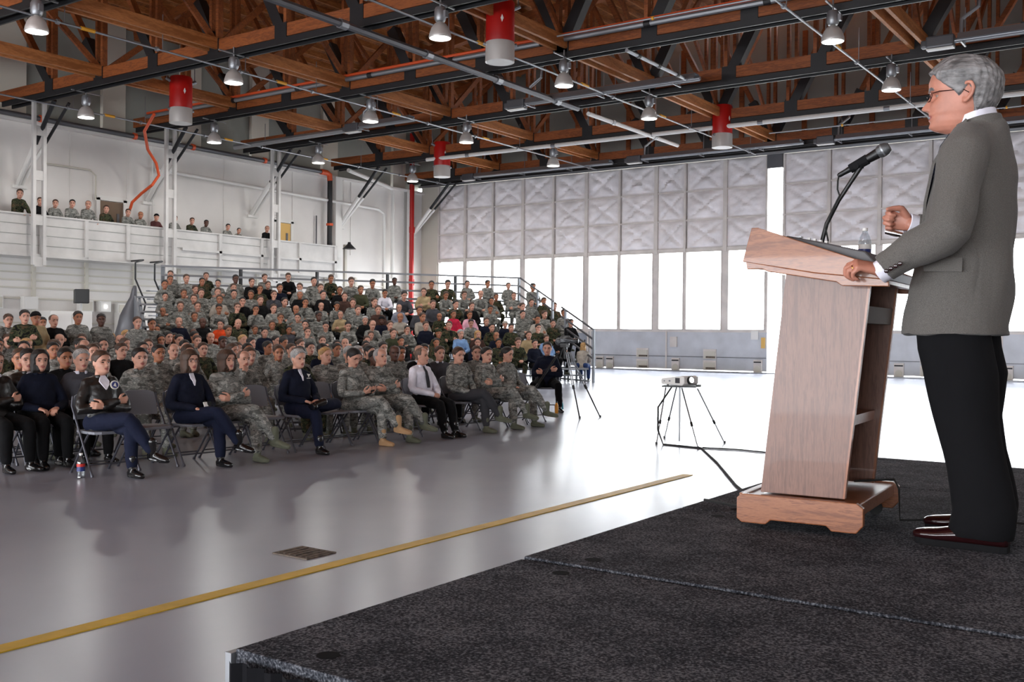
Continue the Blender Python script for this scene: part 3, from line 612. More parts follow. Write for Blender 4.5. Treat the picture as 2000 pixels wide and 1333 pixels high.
def hair_mesh(name, style, mname, seed=0, n=72, k=56, fy=1):
    z = np.linspace(-.13 if style in ('bob', 'long') else -.118, .118, k); th = np.linspace(0, 2 * np.pi, n, endpoint=False); vs = []; fs = []
    t = np.abs((th + np.pi) % (2 * np.pi) - np.pi)            # 0 front, pi back
    ss = lambda a, b_, x: np.clip((x - a) / (b_ - a), 0, 1) ** 2 * (3 - 2 * np.clip((x - a) / (b_ - a), 0, 1))
    for zz in z:
        if style == 'beanie': line = np.interp(t, [0, 1.2, 3.14], [.055, .03, -.03]); th_ = .016
        elif style == 'cap': line = np.interp(t, [0, 1.2, 3.14], [.05, .03, .0]); th_ = .013
        elif style == 'fringe': line = np.interp(t, [0, .9, 1.3, 1.6, 1.9, 3.14], [.3, .3, .02, .0, -.05, -.065]); th_ = .006
        elif style == 'bob': line = np.interp(t, [0, .45, .8, 1.0, 3.14], [.066, .06, .01, -.2, -.2]); th_ = .017
        elif style == 'long': line = np.interp(t, [0, .5, .95, 1.2, 3.14], [.08, .07, .02, -.2, -.2]); th_ = .014
        elif style == 'bun': line = np.interp(t, [0, .6, 1.1, 1.5, 1.9, 3.14], [.082, .07, .035, .01, -.04, -.075]); th_ = .010
        elif style == 'grey': line = np.interp(t, [0, .35, .62, .80, 1.05, 1.35, 1.52, 1.72, 1.95, 2.25, 3.14], [.072, .068, .070, .050, .030, .006, -.016, .020, -.035, -.08, -.108]); th_ = .011
        else: line = np.interp(t, [0, .5, .8, 1.1, 1.4, 1.6, 1.9, 3.14], [.076, .07, .05, .03, -.0, .01, -.05, -.075]); th_ = .0085
        m = ss(-.006, .008, zz - line); cap_h = th_ * (.55 + .45 * ss(-.02, .08, zz))
        if style == 'short': cap_h = .004 + (th_) * ss(.03, .085, zz)
        if style in ('bob', 'long'): cap_h = th_ * (1 + .25 * ss(.0, -.08, zz))
        if style == 'grey': cap_h = .007 + .010 * ss(.03, .10, zz) * (1 - .3 * ss(1.2, 2.6, t)) + .008 * ss(1.7, 2.4, t) * (1 - ss(-.02, .1, zz)) * ss(-.13, -.06, zz)
        gr = np.where(m > 0, -.008 + (cap_h + .008) * m, -.008)
        kw = {}
        if style in ('bob', 'long') and zz < 0: kw = dict(wd=np.interp(zz, [-.13, -.06, 0], [.07, .078, .074]), yb=np.interp(zz, [-.13, -.06, 0], [-.072, -.092, -.098]))
        x, y = head_surf(th, min(zz, .115) if style not in ('bob', 'long') else min(max(zz, -.121), .115), gr, face=False, **kw)
        if style in ('grey', 'short', 'bob', 'long'):
            jt = np.array([noise.noise(Vector((a * 4 + seed, zz * 18, b_ * 1.5))) for a, b_ in zip(np.sin(th) * 5, np.cos(th) * 5)]); f_ = 1 + jt * (.035 if style != 'short' else .012) * (m > .5)
            x, y = x * f_, y * f_
        top = np.where(m > .5, cap_h, 0) * ss(.085, .112, zz)
        vs += [(a, b_ * (fy if b_ > 0 else 1), zz + c) for a, b_, c in zip(x, y, top)]
    for i in range(k - 1):
        for j in range(n): fs.append((i * n + j, i * n + (j + 1) % n, (i + 1) * n + (j + 1) % n, (i + 1) * n + j))
    fs.append(tuple(range(n))[::-1]); fs.append(tuple((k - 1) * n + j for j in range(n)))
    p = Prims(); p.add(vs, fs)
    if style == 'bun': p.ell((0, -.115, -.02), (.035, .03, .035))
    me = bpy.data.meshes.new(name); me.from_pydata(p.v, [], p.f); me.materials.append(MATS[mname]); me.polygons.foreach_set('use_smooth', [True] * len(me.polygons)); return me
def head_paint(M, eye=True, fy=1):
    Mi = np.array(M.inverted())
    def f(c):
        q = c @ Mi[:3, :3].T + Mi[:3, 3]; x, y, z = np.abs(q[:, 0]), q[:, 1] / fy, q[:, 2]; o = np.zeros(len(c)); fr = y > .045
        o[fr & (((x / .024) ** 2 + ((z + .0675) / .0125) ** 2) < 1)] = 1                       # lips
        o[fr & (np.abs(z - .021 + (x - .03) ** 2 * 6) < .005) & (x > .014) & (x < .048)] = 2    # brows
        if eye:
            o[fr & ((((x - .031) / .0125) ** 2 + ((z + .001) / .0062) ** 2) < 1)] = 3
        return o
    return f
# ------------------------------------------------------------------ hands: palm, four fingers and a side thumb
def hand(pr, wr, d, nrm, thumb, curl=.5, sc=1, spread=.05, thumb_curl=.4, curls=None):
    # d: towards the fingers, nrm: out of the palm, thumb: side the thumb is on
    d = Vector(d).normalized(); nrm = Vector(nrm); nrm = (nrm - d * nrm.dot(d)).normalized(); t = Vector(thumb); t = (t - d * t.dot(d) - nrm * t.dot(nrm)).normalized(); wr = Vector(wr)
    def loftp(a, wa, ta, b_, wb, tb): pr.loft([(a, t * wa * .6, nrm * ta * .6), (a + d * .004, t * wa, nrm * ta), (a.lerp(b_, .5), t * (wa + wb) * .52, nrm * (ta + tb) * .55), (b_, t * wb, nrm * tb, .8), (b_ + d * .006 * sc, t * wb * .85, nrm * tb * .5)], 16)
    loftp(wr - d * .01, .026 * sc, .019 * sc, wr + d * .088 * sc, .040 * sc, .0125 * sc)
    L = (.072, .080, .075, .060)
    for i in range(4):
        off = (.030 - .0200 * i) * sc; b_ = wr + d * (.084 - .006 * abs(i - 1.2)) * sc + t * off; cu = (curls[i] if curls else curl) * (1 + .08 * i)
        dd = (d + t * (spread * (1.5 - i))).normalized(); pts = [b_]; ang = .15 + cu * .55; ln = [.46, .30, .24]
        for k in range(3):
            v = dd * math.cos(ang) + nrm * math.sin(ang); pts.append(pts[-1] + v * L[i] * ln[k] * sc); ang += cu * (1.0 if k == 0 else .75)
        r0 = (.0095, .0098, .0094, .0082)[i] * sc; pr.limb(pts, [r0, r0 * .98, r0 * .9, r0 * .76], n=10)
    a = wr + d * .022 * sc + t * .026 * sc; v1 = (d * .62 + t * .72 + nrm * .25).normalized(); b_ = a + v1 * .042 * sc
    v2 = (d * .85 + t * (.45 - thumb_curl * .7) + nrm * (.2 + thumb_curl * .5)).normalized(); c = b_ + v2 * .034 * sc; v3 = (v2 + nrm * thumb_curl * .4 - t * .1).normalized(); e = c + v3 * .026 * sc
    pr.limb([a, b_, c, e], [.016 * sc, .0135 * sc, .0108 * sc, .0085 * sc], n=10)
def foot(pr, an, fd, up=(0, 0, 1), r=1.0, shaft=0, ln=1):
    fd = Vector(fd).normalized(); up = Vector(up); up = (up - fd * up.dot(fd)).normalized(); an = Vector(an); sd = fd.cross(up)
    pr.limb([an - fd * .035 * ln - up * .052, an + fd * .05 * ln - up * .048, an + fd * .125 * ln - up * .056, an + fd * .185 * ln - up * .062], [(.034 * r, .038 * r), (.038 * r, .040 * r), (.046 * r, .031 * r), (.036 * r, .024 * r)], side=sd)
    pr.limb([an + up * (.04 + shaft), an, an - up * .03], [.046 * r, .045 * r, .04 * r])
    if ln == 1: pr.loft([(an + fd * c - up * h, sd * w, fd * .0 + up * 0 + (fd * e), .8) for c, h, w, e in ((.07, .092, .042 * r, .135), (.07, .078, .045 * r, .14))], 20)
# ------------------------------------------------------------------ clothing and skin materials
SKIN = {'l': (198, 146, 124), 'm': (166, 108, 78), 'd': (88, 54, 40)}
for k_, c in SKIN.items(): mat('skin_' + k_, c, .5, var=.06, vs=14, bmp=.15, bs=60, bd=.003)
mat('lips_l', (164, 92, 84), .45); mat('lips_d', (92, 50, 44), .45); mat('eye_dark', (44, 34, 30), .25); mat('eye_white', (150, 138, 130), .3)
for k_, c in {'k': (26, 21, 19), 'b': (66, 46, 34), 'g': (150, 148, 146), 'y': (170, 132, 84), 'n': (92, 74, 62)}.items(): mat('hair_' + k_, c, .6, var=.25, vs=60, bmp=.5, bs=120, sc=(1, 1, .2), bd=.004)
camo('abu', [(86, 87, 83), (136, 136, 131), (114, 115, 111), (162, 161, 155)], 9, (1, 1, 2.2))
camo('woodland', [(24, 25, 22), (70, 72, 50), (44, 50, 36), (84, 70, 52)], 7, (1, 1, 1.2))
CL = {'K': ('black', (15, 15, 17)), 'N': ('navy', (18, 22, 38)), 'G': ('dark grey', (70, 70, 76)), 'B': ('brown', (70, 50, 44)), 'T': ('tan', (168, 148, 114)), 'C': ('pale grey', (166, 158, 148)), 'C2': ('blue-grey', (134, 138, 152)), 'S': ('white', (224, 222, 234)), 'L': ('light blue', (126, 160, 204)), 'P': ('pink', (220, 170, 186)), 'R': ('crimson', (190, 40, 70)), 'O': ('orange', (214, 74, 34)), 'O2': ('olive', (66, 68, 50)), 'H': ('maroon', (84, 50, 50))}
for k_, (nm, c) in CL.items(): mat('cloth_' + k_, c, .9, spec=.2, var=.1, vs=6, bmp=.5, bs=12, bd=.02)
mat('trouser_black', (13, 13, 15), .9, spec=.2, bmp=.4, bs=10, bd=.02); mat('trouser_navy', (23, 28, 48), .9, spec=.2, bmp=.4, bs=10, bd=.02); mat('trouser_jeans', (44, 62, 104), .9, spec=.2, bmp=.4, bs=10, bd=.02); mat('trouser_grey', (58, 58, 62), .9, spec=.2, bmp=.4, bs=10, bd=.02)
mat('leather', (24, 21, 20), .38, spec=.5, bmp=.6, bs=9, bd=.02); mat('boot_green', (92, 94, 78), .8, bmp=.3, bs=40); mat('boot_tan', (174, 138, 100), .8, bmp=.3, bs=40); mat('shoe_black', (18, 17, 18), .18, spec=.6); mat('oxblood', (36, 12, 14), .16, spec=.7)
mat('tee_sand', (152, 150, 140), .9)
def clothname(c): return {'A': 'grey camouflage', 'W': 'dark woodland camouflage'}.get(c) or CL[c][0]
def clothmat(c): return {'A': 'abu', 'W': 'woodland'}.get(c) or 'cloth_' + c
# ------------------------------------------------------------------ figures. x right, y forward, origin on the floor below the hips
def pose(kind='seated', arms='lap', legs='flat', lean=0, hy=0, hp=0, seat=.45, tilt=0, slouch=.0):
    J = {}; s_ = seat + .10
    if kind == 'seated':
        J['P'] = V(0, 0, s_); J['W'] = V(0, -.02 + lean * .2, s_ + .15); J['C'] = V(tilt * .5, -.06 + lean * .6, s_ + .32 - lean * .06); J['N'] = V(tilt, -.075 + lean, s_ + .475 - lean * .12)
        J['H'] = J['N'] + V(tilt * .2, .035 + lean * .1, .155)
    else:
        J['P'] = V(0, 0, .95); J['W'] = V(0, -.005 + lean * .2, 1.10); J['C'] = V(0, -.01 + lean * .6, 1.30); J['N'] = V(0, -.025 + lean, 1.475 - lean * .2); J['H'] = J['N'] + V(0, .03 + lean * .2, .15)
    J['HM'] = hmat(J['H'], hy, hp, 1.07)
    up = (J['N'] - J['C']).normalized()
    for s, k in ((1, 'R'), (-1, 'L')):
        J['S' + k] = J['N'] + V(s * .165, .0, -.07); J['Hi' + k] = J['P'] + V(s * .085, 0, -.01)
    Sz = J['SR'].z; Sy = J['SR'].y
    for s, k in ((1, 'R'), (-1, 'L')):
        a = arms
        if a == 'lap': E_, W_, hd = V(s * .27, Sy + .06, Sz - .27), V(s * .10, Sy + .30, s_ + .10), (V(-s * .6, .7, -.25), V(0, 0, -1), V(-s, .2, .2), .7)
        elif a == 'clasp': E_, W_, hd = V(s * .25, Sy + .10, Sz - .26), V(s * .055, Sy + .33, s_ + .07), (V(-s * .75, .6, -.1), V(-s * .3, -.3, -1), V(0, .3, 1), 1.1)
        elif a == 'cross':
            E_ = V(s * .26, Sy + .09, Sz - .27); W_ = V(-s * .07, Sy + .24 + (.02 if s > 0 else -.01), Sz - .21 + (.03 if s > 0 else -.02)); hd = (V(-s, .0, .15), V(0, -1, 0), V(0, 0, 1), .5)
        elif a == 'knees': E_, W_, hd = V(s * .20, Sy + .16, Sz - .24), V(s * .05, Sy + .36, max(s_ + .10, Sz - .30)), (V(-s * .6, .6, -.2), V(-s * .5, 0, -1), V(0, .2, 1), 1.1)
        elif a == 'chin':
            if s > 0: E_, W_, hd = V(.20, Sy + .20, Sz - .22), V(.07, Sy + .17, Sz + .05), (V(-.3, -.1, .9), V(0, -1, .2), V(-1, 0, 0), 1.2)
            else: E_, W_, hd = V(-.25, Sy + .10, Sz - .26), V(.02, Sy + .28, s_ + .13), (V(.9, .2, 0), V(0, 0, -1), V(0, 1, 0), .7)
        elif a == 'phone': E_, W_, hd = V(s * .26, Sy + .10, Sz - .26), V(s * .07, Sy + .34, s_ + .16), (V(-s * .3, .8, .25), V(-s * .6, 0, .8), V(-s * .2, .4, 1), .8)
        elif a == 'chairback':
            if s < 0: E_, W_, hd = V(-.40, Sy + .14, Sz - .10), V(-.50, Sy + .40, Sz - .12), (V(-.1, .6, -.8), V(0, -.8, -.4), V(1, 0, 0), .3)
            else: E_, W_, hd = V(.27, Sy + .06, Sz - .27), V(.10, Sy + .30, s_ + .10), (V(-.6, .7, -.25), V(0, 0, -1), V(-1, .2, .2), .7)
        elif a == 'down': E_, W_, hd = V(s * .25, Sy - .02, Sz - .29), V(s * .24, Sy + .06, Sz - .55), (V(0, .1, -1), V(-s, 0, 0), V(0, 1, 0), .4)
        elif a == 'front': E_, W_, hd = V(s * .25, Sy + .0, Sz - .29), V(s * .07, Sy + .19, Sz - .44), (V(-s * .7, .2, -.6), V(0, -1, 0), V(0, 0, 1), .8)
        elif a == 'rail': E_, W_, hd = V(s * .22, Sy + .12, Sz - .27), V(s * .14, Sy + .34, Sz - .36), (V(-s * .4, 1, -.1), V(0, 0, -1), V(-s, 0, 0), .5)
        J['E' + k], J['Wr' + k], J['hd' + k] = E_, W_, hd
    if kind == 'seated':
        for s, k in ((1, 'R'), (-1, 'L')):
            J['K' + k], J['A' + k], J['fd' + k], J['fu' + k] = V(s * .13, .44, seat + .055), V(s * .13, .46, .095), V(s * .15, 1, 0), V(0, 0, 1)
        if legs == 'wide':
            for s, k in ((1, 'R'), (-1, 'L')): J['K' + k], J['A' + k], J['fd' + k] = V(s * .23, .42, seat + .055), V(s * .26, .44, .095), V(s * .35, 1, 0)
        if legs in ('crossR', 'crossL'):
            s = 1 if legs == 'crossR' else -1; k, o = ('R', 'L') if s > 0 else ('L', 'R')
            J['K' + o], J['A' + o], J['fd' + o] = V(-s * .07, .45, seat + .04), V(-s * .05, .52, .095), V(-s * .05, 1, 0)
            J['K' + k], J['A' + k] = V(-s * .03, .49, seat + .155), V(-s * .20, .66, .27); J['fd' + k], J['fu' + k] = V(-s * .35, .9, -.12), V(s * .15, .15, 1)
        if legs == 'figure4':
            J['KR'], J['AR'], J['fdR'] = V(.10, .45, seat + .04), V(.12, .56, .095), V(.1, 1, 0)
            J['KL'], J['AL'] = V(-.36, .30, seat + .15), V(.08, .44, seat + .16); J['fdL'], J['fuL'] = V(.35, .85, .1), V(-.9, .1, .3)
        if legs == 'tread':
            for s, k in ((1, 'R'), (-1, 'L')): J['K' + k], J['A' + k], J['fd' + k] = V(s * .15, .40, seat + .055), V(s * .14, .22, .095), V(s * .25, 1, 0)
        if legs == 'out':
            for s, k in ((1, 'R'), (-1, 'L')): J['K' + k], J['A' + k], J['fd' + k] = V(s * .11, .46, seat + .03), V(s * .11, .56, .095), V(s * .1, 1, .02)
    else:
        for s, k in ((1, 'R'), (-1, 'L')): J['K' + k], J['A' + k], J['fd' + k], J['fu' + k] = V(s * .10, .02, .50), V(s * .11, -.02, .095), V(s * .25, 1, 0), V(0, 0, 1)
    J['kind'] = kind; return J
def fig_meshes(J, vb=.012, vc=.017, tag='', skirt=0, w=1.0, wr=.012, seed=0, coat=0):
    X = V(1, 0, 0); P, Wa, C, Nn = J['P'], J['W'], J['C'], J['N']; b = Prims(); j = Prims(); t = Prims(); M = J['HM']
    head_prims(b, M)
    b.limb([Nn - V(0, .0, .05), Nn + V(0, .008, .04), J['H'] + V(0, -.015, -.06)], [(.058, .055), (.054, .054), (.053, .056)])
    b.limb([P, Wa, C, Nn - V(0, 0, .10)], [(.13, .09), (.12, .09), (.13, .09), (.07, .05)], side=X)
    d = (Nn - C).normalized(); f = X.cross(d) * -1; f = d.cross(X)
    base = P - V(0, 0, .09 if J['kind'] == 'seated' else .13) + V(0, 0, 0)
    u = lambda k: X * k * w
    y_ = V(0, 1, 0)
    j.loft([(base, u(.165), y_ * .125), (P, u(.178), y_ * .135), (Wa, u(.165), f * .122), (Wa.lerp(C, .6), u(.18), f * .128), (C, u(.178), f * .125), (C.lerp(Nn, .45), u(.178), f * .115), (Nn - d * .05, u(.145), f * .085), (Nn - d * .015, u(.095), f * .07), (Nn + d * .012, u(.068), f * .064)])
    for k, s in (('R', 1), ('L', -1)):
        S, E_, W_ = J['S' + k], J['E' + k], J['Wr' + k]; hd = J['hd' + k]
        b.limb([S + V(-s * .03, 0, -.04), E_, W_], [.034, .034, .028]); hand(b, W_, hd[0], hd[1], hd[2], hd[3])
        fa = (W_ - E_).normalized(); j.limb([S + V(-s * .03, 0, .0), S.lerp(E_, .5), E_, E_.lerp(W_, .55), W_ - fa * .012], [.070 * w, .062, .056, .050, .042])
        j.limb([Nn - d * .035 + X * s * .05, S + V(-s * .02, 0, .012)], [.06, .062])
        Hi, K, A = J['Hi' + k], J['K' + k], J['A' + k]
        b.limb([Hi, K, A], [.07, .045, .035]); foot(b, A, J['fd' + k], J['fu' + k], .74, 0, .84)
        sh = (A - K).normalized(); up = Vector(J['fu' + k])
        t.limb([Hi + (V(s * .01, -.03, 0) if J['kind'] == 'seated' else V(s * .005, 0, 0)), Hi.lerp(K, .5), K, K.lerp(A, .5), A - sh * .035], [.108 * w, .093, .074, .068, .058])
    t.ell(P - V(0, .0, .02), (.172 * w, .13, .115))
    out = {'M': M}
    out['body'] = fuse(b, tag + 'body', vb, 2, .4, mats=('skin_l', 'lips_l', 'hair_b', 'eye_dark'), paint=head_paint(M))
    out['jacket'] = fuse(j, tag + 'jacket', vc, 3, .5, wr, 8, seed, mats=('abu',)); out['trousers'] = fuse(t, tag + 'trousers', vc, 3, .5, wr * .8, 7, seed + 2, mats=('abu',))
    cr = Prims(); cc = Nn + d * .004
    for a in range(-8, 9):
        an = a / 8 * R(150) + R(-90); r_ = 1 + .1 * (abs(a) > 6)
        o_ = X * math.cos(an) * .070 * r_ + (f * -1 if f.y < 0 else f) * -math.sin(an) * -.068 * r_
        if a > -8: cr.limb([pv, cc + o_], [(.010, .024), (.010, .024)], side=(o_.normalized()), n=8)
        pv = cc + o_
    out['collar'] = fuse(cr, tag + 'collar', .008, 1, .3, mats=('abu',))
    for k in 'RL':
        p = Prims(); foot(p, J['A' + k], J['fd' + k], J['fu' + k], shaft=.07); out['boot' + k] = fuse(p, tag + 'boot', min(vc, .012), 2, .4, mats=('boot_green',))
    return out
def omat(o, slot, m):
    o.material_slots[slot].link = 'OBJECT'; o.material_slots[slot].material = MATS[m]
HAIRM = {}
STY = {'k': 'short', 'b': 'short', 'g': 'short', 'n': 'fringe', 'kf': 'bun', 'bf': 'bun', 'yf': 'bun', 'y': 'short', 'h': 'cap', 'w': 'beanie'}
for st_ in ('short', 'fringe', 'bun', 'cap', 'beanie', 'bob', 'long'): HAIRM[st_] = hair_mesh('hair_' + st_, st_, 'hair_b', n=56, k=44)
def mkobj(name, me, parent, loc=None):
    o = bpy.data.objects.new(name, me); COL.objects.link(o); o.parent = parent; return o
def person(me, loc, rz, label, cloth='A', skin='l', hair='b', trousers=None, boots='boot_green', scale=1, group=None, feet=True, style=None, hatcol='cloth_K', col=None):
    t = thing('person', label, 'person', loc, rz, group); t.scale = (scale,) * 3
    b = mkobj('body', me['body'], t); omat(b, 0, 'skin_' + skin); omat(b, 1, 'lips_d' if skin == 'd' else 'lips_l'); omat(b, 2, 'hair_' + (hair[0] if hair[0] in 'kbgy' else 'n'))
    jk = mkobj('jacket', me['jacket'], t); omat(jk, 0, clothmat(cloth) if cloth in CL or cloth in 'AW' else cloth)
    if col:
        cl_ = mkobj('collar', me['collar'], t); omat(cl_, 0, col if col is not True else (clothmat(cloth) if cloth in CL or cloth in 'AW' else cloth))
    tr = mkobj('trousers', me['trousers'], t); omat(tr, 0, trousers or ({'A': 'abu', 'W': 'woodland'}.get(cloth, 'trouser_black')))
    if feet:
        for k in 'RL': bo = mkobj('boot', me['boot' + k], t); omat(bo, 0, boots)
    st_ = style or STY[hair]; h = mkobj('hat' if st_ in ('cap', 'beanie') else 'hair', HAIRM[st_], t); h.matrix_local = me['M']
    omat(h, 0, hatcol if st_ in ('cap', 'beanie') else 'hair_' + (hair[0] if skin != 'd' else 'k'))
    return t
# ------------------------------------------------------------------ stage
SZ = .75
for j in range(4):
    for i in range(2):
        x0, y0 = -1.92 + 2.44 * i, 1.60 + 1.22 * j; dz = -.006 if j == 0 else 0
        lb = ('speckled charcoal carpet deck, %s row from the open corner, %s' % (ORD[j], 'front edge' if i == 0 else 'rear deck'))
        s = thing('stage_deck', lb, 'stage', (x0, y0, dz), group='stage decks')
        MB().box((1.22, .61, SZ - .02), (2.428, 1.204, .04)).build('carpet_top', 'carpet', s, bevel=.004)
        MB().box((1.22, .61, SZ - .09), (2.42, 1.2, .1)).build('edge_frame', 'black_steel', s)
        for a, b_ in ((.12, .12), (2.32, .12), (.12, 1.1), (2.32, 1.1)): MB().cyl((a, b_, -dz), (a, b_, SZ - .12), .024, 8).build('leg', 'galv', s)
        for a, b_ in ((.22, .1), (.22, 1.12)): MB().cyl((a, b_, SZ - .004), (a, b_, SZ + .0012), .028, 14).build('socket', 'skirt', s)
sk = thing('stage_skirt', 'black fabric skirt hanging round the stage edge', 'skirt')
def pleat(a, b_, n):
    vs = []; fs = []; a, b_ = V(*a), V(*b_); d = (b_ - a); nr = V(d.y, -d.x, 0).normalized()
    for i in range(n + 1):
        p = a + d * i / n + nr * (.012 * math.sin(i * 1.9) + .012); vs += [(p.x, p.y, .01), (p.x, p.y, SZ - .025)]
    for i in range(n): fs.append((2 * i, 2 * i + 2, 2 * i + 3, 2 * i + 1))
    return vs, fs
for a, b_, n in (((-1.93, 6.45), (-1.93, 1.6), 260), ((-1.9, 1.59), (2.9, 1.59), 260)):
    v_, f_ = pleat((*a, 0), (*b_, 0), n); MB().add(v_, f_).build('skirt_panel', 'skirt', sk)
MB().box((-1.925, 1.62, SZ - .06), (.02, .05, .09)).box((-1.925, 1.62, SZ - .2), (.014, .03, .2)).build('corner_bracket', 'galv', sk)
# ------------------------------------------------------------------ lectern
L = thing('lectern', 'oak lectern with slanted top and open back on black carpet', 'lectern', (-1.55, 3.77, SZ), R(3.6))
bp = [(0, .035), (.02, .02), (.115, .02), (.135, .038), (.345, .038), (.365, .02), (.455, .02), (.48, .05), (.48, .115), (.455, .132), (.02, .132), (0, .115)]
bs = MB().prism(bp, 0, .03); bs.prism(bp, .67, .7); bs.box((.24, .35, .1), (.44, .64, .05)); bs.box((.015, .35, .085), (.03, .64, .09)); bs.build('base', 'oak_h', L, bevel=.004)
for a, b_ in ((.40, .1), (.40, .6), (.07, .1), (.07, .6)): MB().cyl((a, b_ - .012, .028), (a, b_ + .012, .028), .028, 14).box((a, b_, .062), (.03, .034, .03)).build('caster', 'rubber', L)
sp = [(.07, .132), (.385, .132), (.475, .99), (.165, 1.03)]
for y, nm in ((.085, 'side_panel'), (.595, 'side_panel')):
    MB().prism(sp, y, y + .022).build(nm, 'laminate', L); MB().prism([(.385, .132), (.393, .132), (.483, .99), (.475, .99)], y - .001, y + .023).build('edge_band', 'oak', L)
MB().prism([(.07, .132), (.09, .132), (.185, 1.02), (.165, 1.03)], .107, .595).build('front_panel', 'laminate', L)
MB().prism([(.10, .40), (.39, .40), (.395, .44), (.105, .44)], .107, .595).build('shelf', 'oak', L)
MB().prism([(.17, .80), (.455, .80), (.462, .865), (.178, .865)], .107, .595).build('shelf', mat('shelf_brown', (96, 84, 76), .7), L)
dp = [(.0, 1.075), (.045, 1.16), (.43, 1.035), (.555, .99), (.565, .965), (.35, .985)]
for y in (-.02, .70):
    MB().prism([(.02, 1.035), (.055, 1.165), (.08, 1.165), (.43, 1.04), (.56, .99), (.56, .955), (.3, .985)], y, y + .022).build('desk_side', 'oak_h', L, bevel=.003)
    MB().prism([(.04, 1.005), (.035, 1.035), (.3, .986), (.565, .956), (.565, .93), (.4, .935), (.38, .95), (.12, .995), (.1, 1.005)], y + (-.006 if y < 0 else .003), y + (.019 if y < 0 else .028)).build('desk_moulding', 'oak_h', L, bevel=.003)
MB().prism([(.02, 1.035), (.055, 1.165), (.075, 1.165), (.04, 1.035)], .0, .70).build('desk_front', 'oak_h', L)
MB().prism([(.05, 1.10), (.3, 1.04), (.555, .965), (.555, .945), (.3, 1.02), (.05, 1.08)], .0, .70).build('reading_surface', 'kick_door', L)
MB().prism([(.04, 1.03), (.56, .955), (.56, .94), (.04, 1.01)], .0, .70).build('desk_bottom', 'oak', L)
MB().prism([(.545, .955), (.565, .955), (.565, .985), (.545, .995)], .0, .70).build('desk_ledge', 'kick_door', L)
u = MB().prism([(.16, 1.06), (.175, 1.135), (.33, 1.10), (.47, 1.065), (.52, 1.01), (.5, .98)], .03, .30)
u.build('control_unit', mat('unit_grey', (66, 62, 64), .45), L, bevel=.006)
k = MB()
for q in range(4): k.box((.25 + q * .022, .08, 1.1225 - q * .005), (.010, .02, .008))
k.build('button_row', 'white_paint', L); MB().box((.212, .08, 1.131), (.022, .03, .006)).build('display', 'kick_panel', L)
# microphone on its gooseneck
M_ = thing('microphone', 'black vocal microphone clipped to a thin boom on the lectern', 'microphone')
Y0 = 4.05
MB().tube([(-1.322, Y0, 1.845), (-1.315, Y0, 1.88), (-1.298, Y0, 1.947), (-1.252, Y0, 2.037), (-1.206, Y0, 2.105), (-1.167, Y0, 2.163)], [.011, .0085, .0085, .0085, .0085, .010], 10).build('boom', 'black_plastic', M_, smooth=True)
MB().lathe([(.035, 0), (.035, .012), (.012, .02)], (-1.325, Y0, 1.838), 16).build('boom_base', 'black_plastic', M_, smooth=True)
a, b_ = V(-1.233, Y0, 2.146), V(-1.101, Y0, 2.211); d = (b_ - a).normalized()
MB().tube([a, a + d * .03, b_ - d * .04, b_], [.010, .0125, .018, .021], 16).build('handle', 'black_plastic', M_, smooth=True)
q = MB(); rr = V(0, 0, 1).rotation_difference(d).to_matrix()
q.lathe([(.003, .050), (.016, .048), (.024, .036), (.0265, .022), (.0255, .008), (.021, .0)], b_, 20, 0, rr); q.build('grille', mat('mesh_grey', (96, 98, 100), .35, metal=.6, bmp=.8, bs=400, bd=.002), M_, smooth=True)
MB().lathe([(.0268, .018), (.0275, .021), (.0268, .024)], b_, 20, 0, rr).build('grille_ring', 'galv', M_, smooth=True)
MB().tube([a.lerp(b_, .2), a.lerp(b_, .45), a.lerp(b_, .7)], [.019, .02, .021], 12).cyl((-1.167, Y0, 2.158), a.lerp(b_, .5) - V(0, 0, .01), .012, 10).cyl((-1.18, Y0 - .02, 2.165), (-1.18, Y0 + .02, 2.165), .012, 10).build('clip', 'black_matte', M_)
MB().tube([a - d * .025, a - d * .018, a], [.006, .010, .0105], 12).build('plug', 'black_plastic', M_, smooth=True)
cp = [a - d * .02, V(-1.252, Y0 - .01, 2.115), V(-1.25, Y0 - .02, 2.08), V(-1.243, Y0 - .015, 2.055), V(-1.262, Y0 - .012, 2.02), V(-1.28, Y0 - .012, 1.975), V(-1.298, Y0 - .012, 1.93), V(-1.285, Y0 - .02, 1.88), V(-1.283, Y0 - .03, 1.83)]
MB().tube(cp, .0035, 6).build('cable', 'rubber', M_, smooth=True)
# water bottles
def bottle(name, loc, h, label, band, cap='white_paint', grp=None, band2=None):
    t = thing(name, label, 'bottle', loc, 0, grp); r_ = h * .16
    MB().lathe([(r_ * .8, 0), (r_, h * .03), (r_ * .94, h * .1), (r_, h * .14), (r_ * .95, h * .2), (r_, h * .25), (r_, h * .62), (r_ * .97, h * .66), (r_ * .8, h * .76), (r_ * .5, h * .86), (r_ * .4, h * .9), (r_ * .4, h * .93)], n=24).build('shell', 'bottle_plastic', t, smooth=True)
    MB().lathe([(r_ * 1.02, h * .28), (r_ * 1.02, h * .58)], n=24).build('label_band', band, t, smooth=True)
    if band2: MB().lathe([(r_ * 1.03, h * .46), (r_ * 1.03, h * .58)], n=24).build('label_stripe', band2, t, smooth=True)
    MB().lathe([(r_ * .44, h * .925), (r_ * .44, h), (r_ * .2, h)], n=16).build('cap', cap, t, smooth=True)
mat('label_blue', (34, 48, 110), .4); mat('label_red', (196, 48, 40), .4)
bottle('water_bottle', (-1.235, 4.36, 1.79), .165, 'clear water bottle with dark blue band standing on the lectern', 'label_blue', 'white_paint', band2='white_paint')
bottle('water_bottle', (-9.42, 5.93, 0), .25, 'clear water bottle with red and blue label on the floor', 'label_blue', band2='label_red')
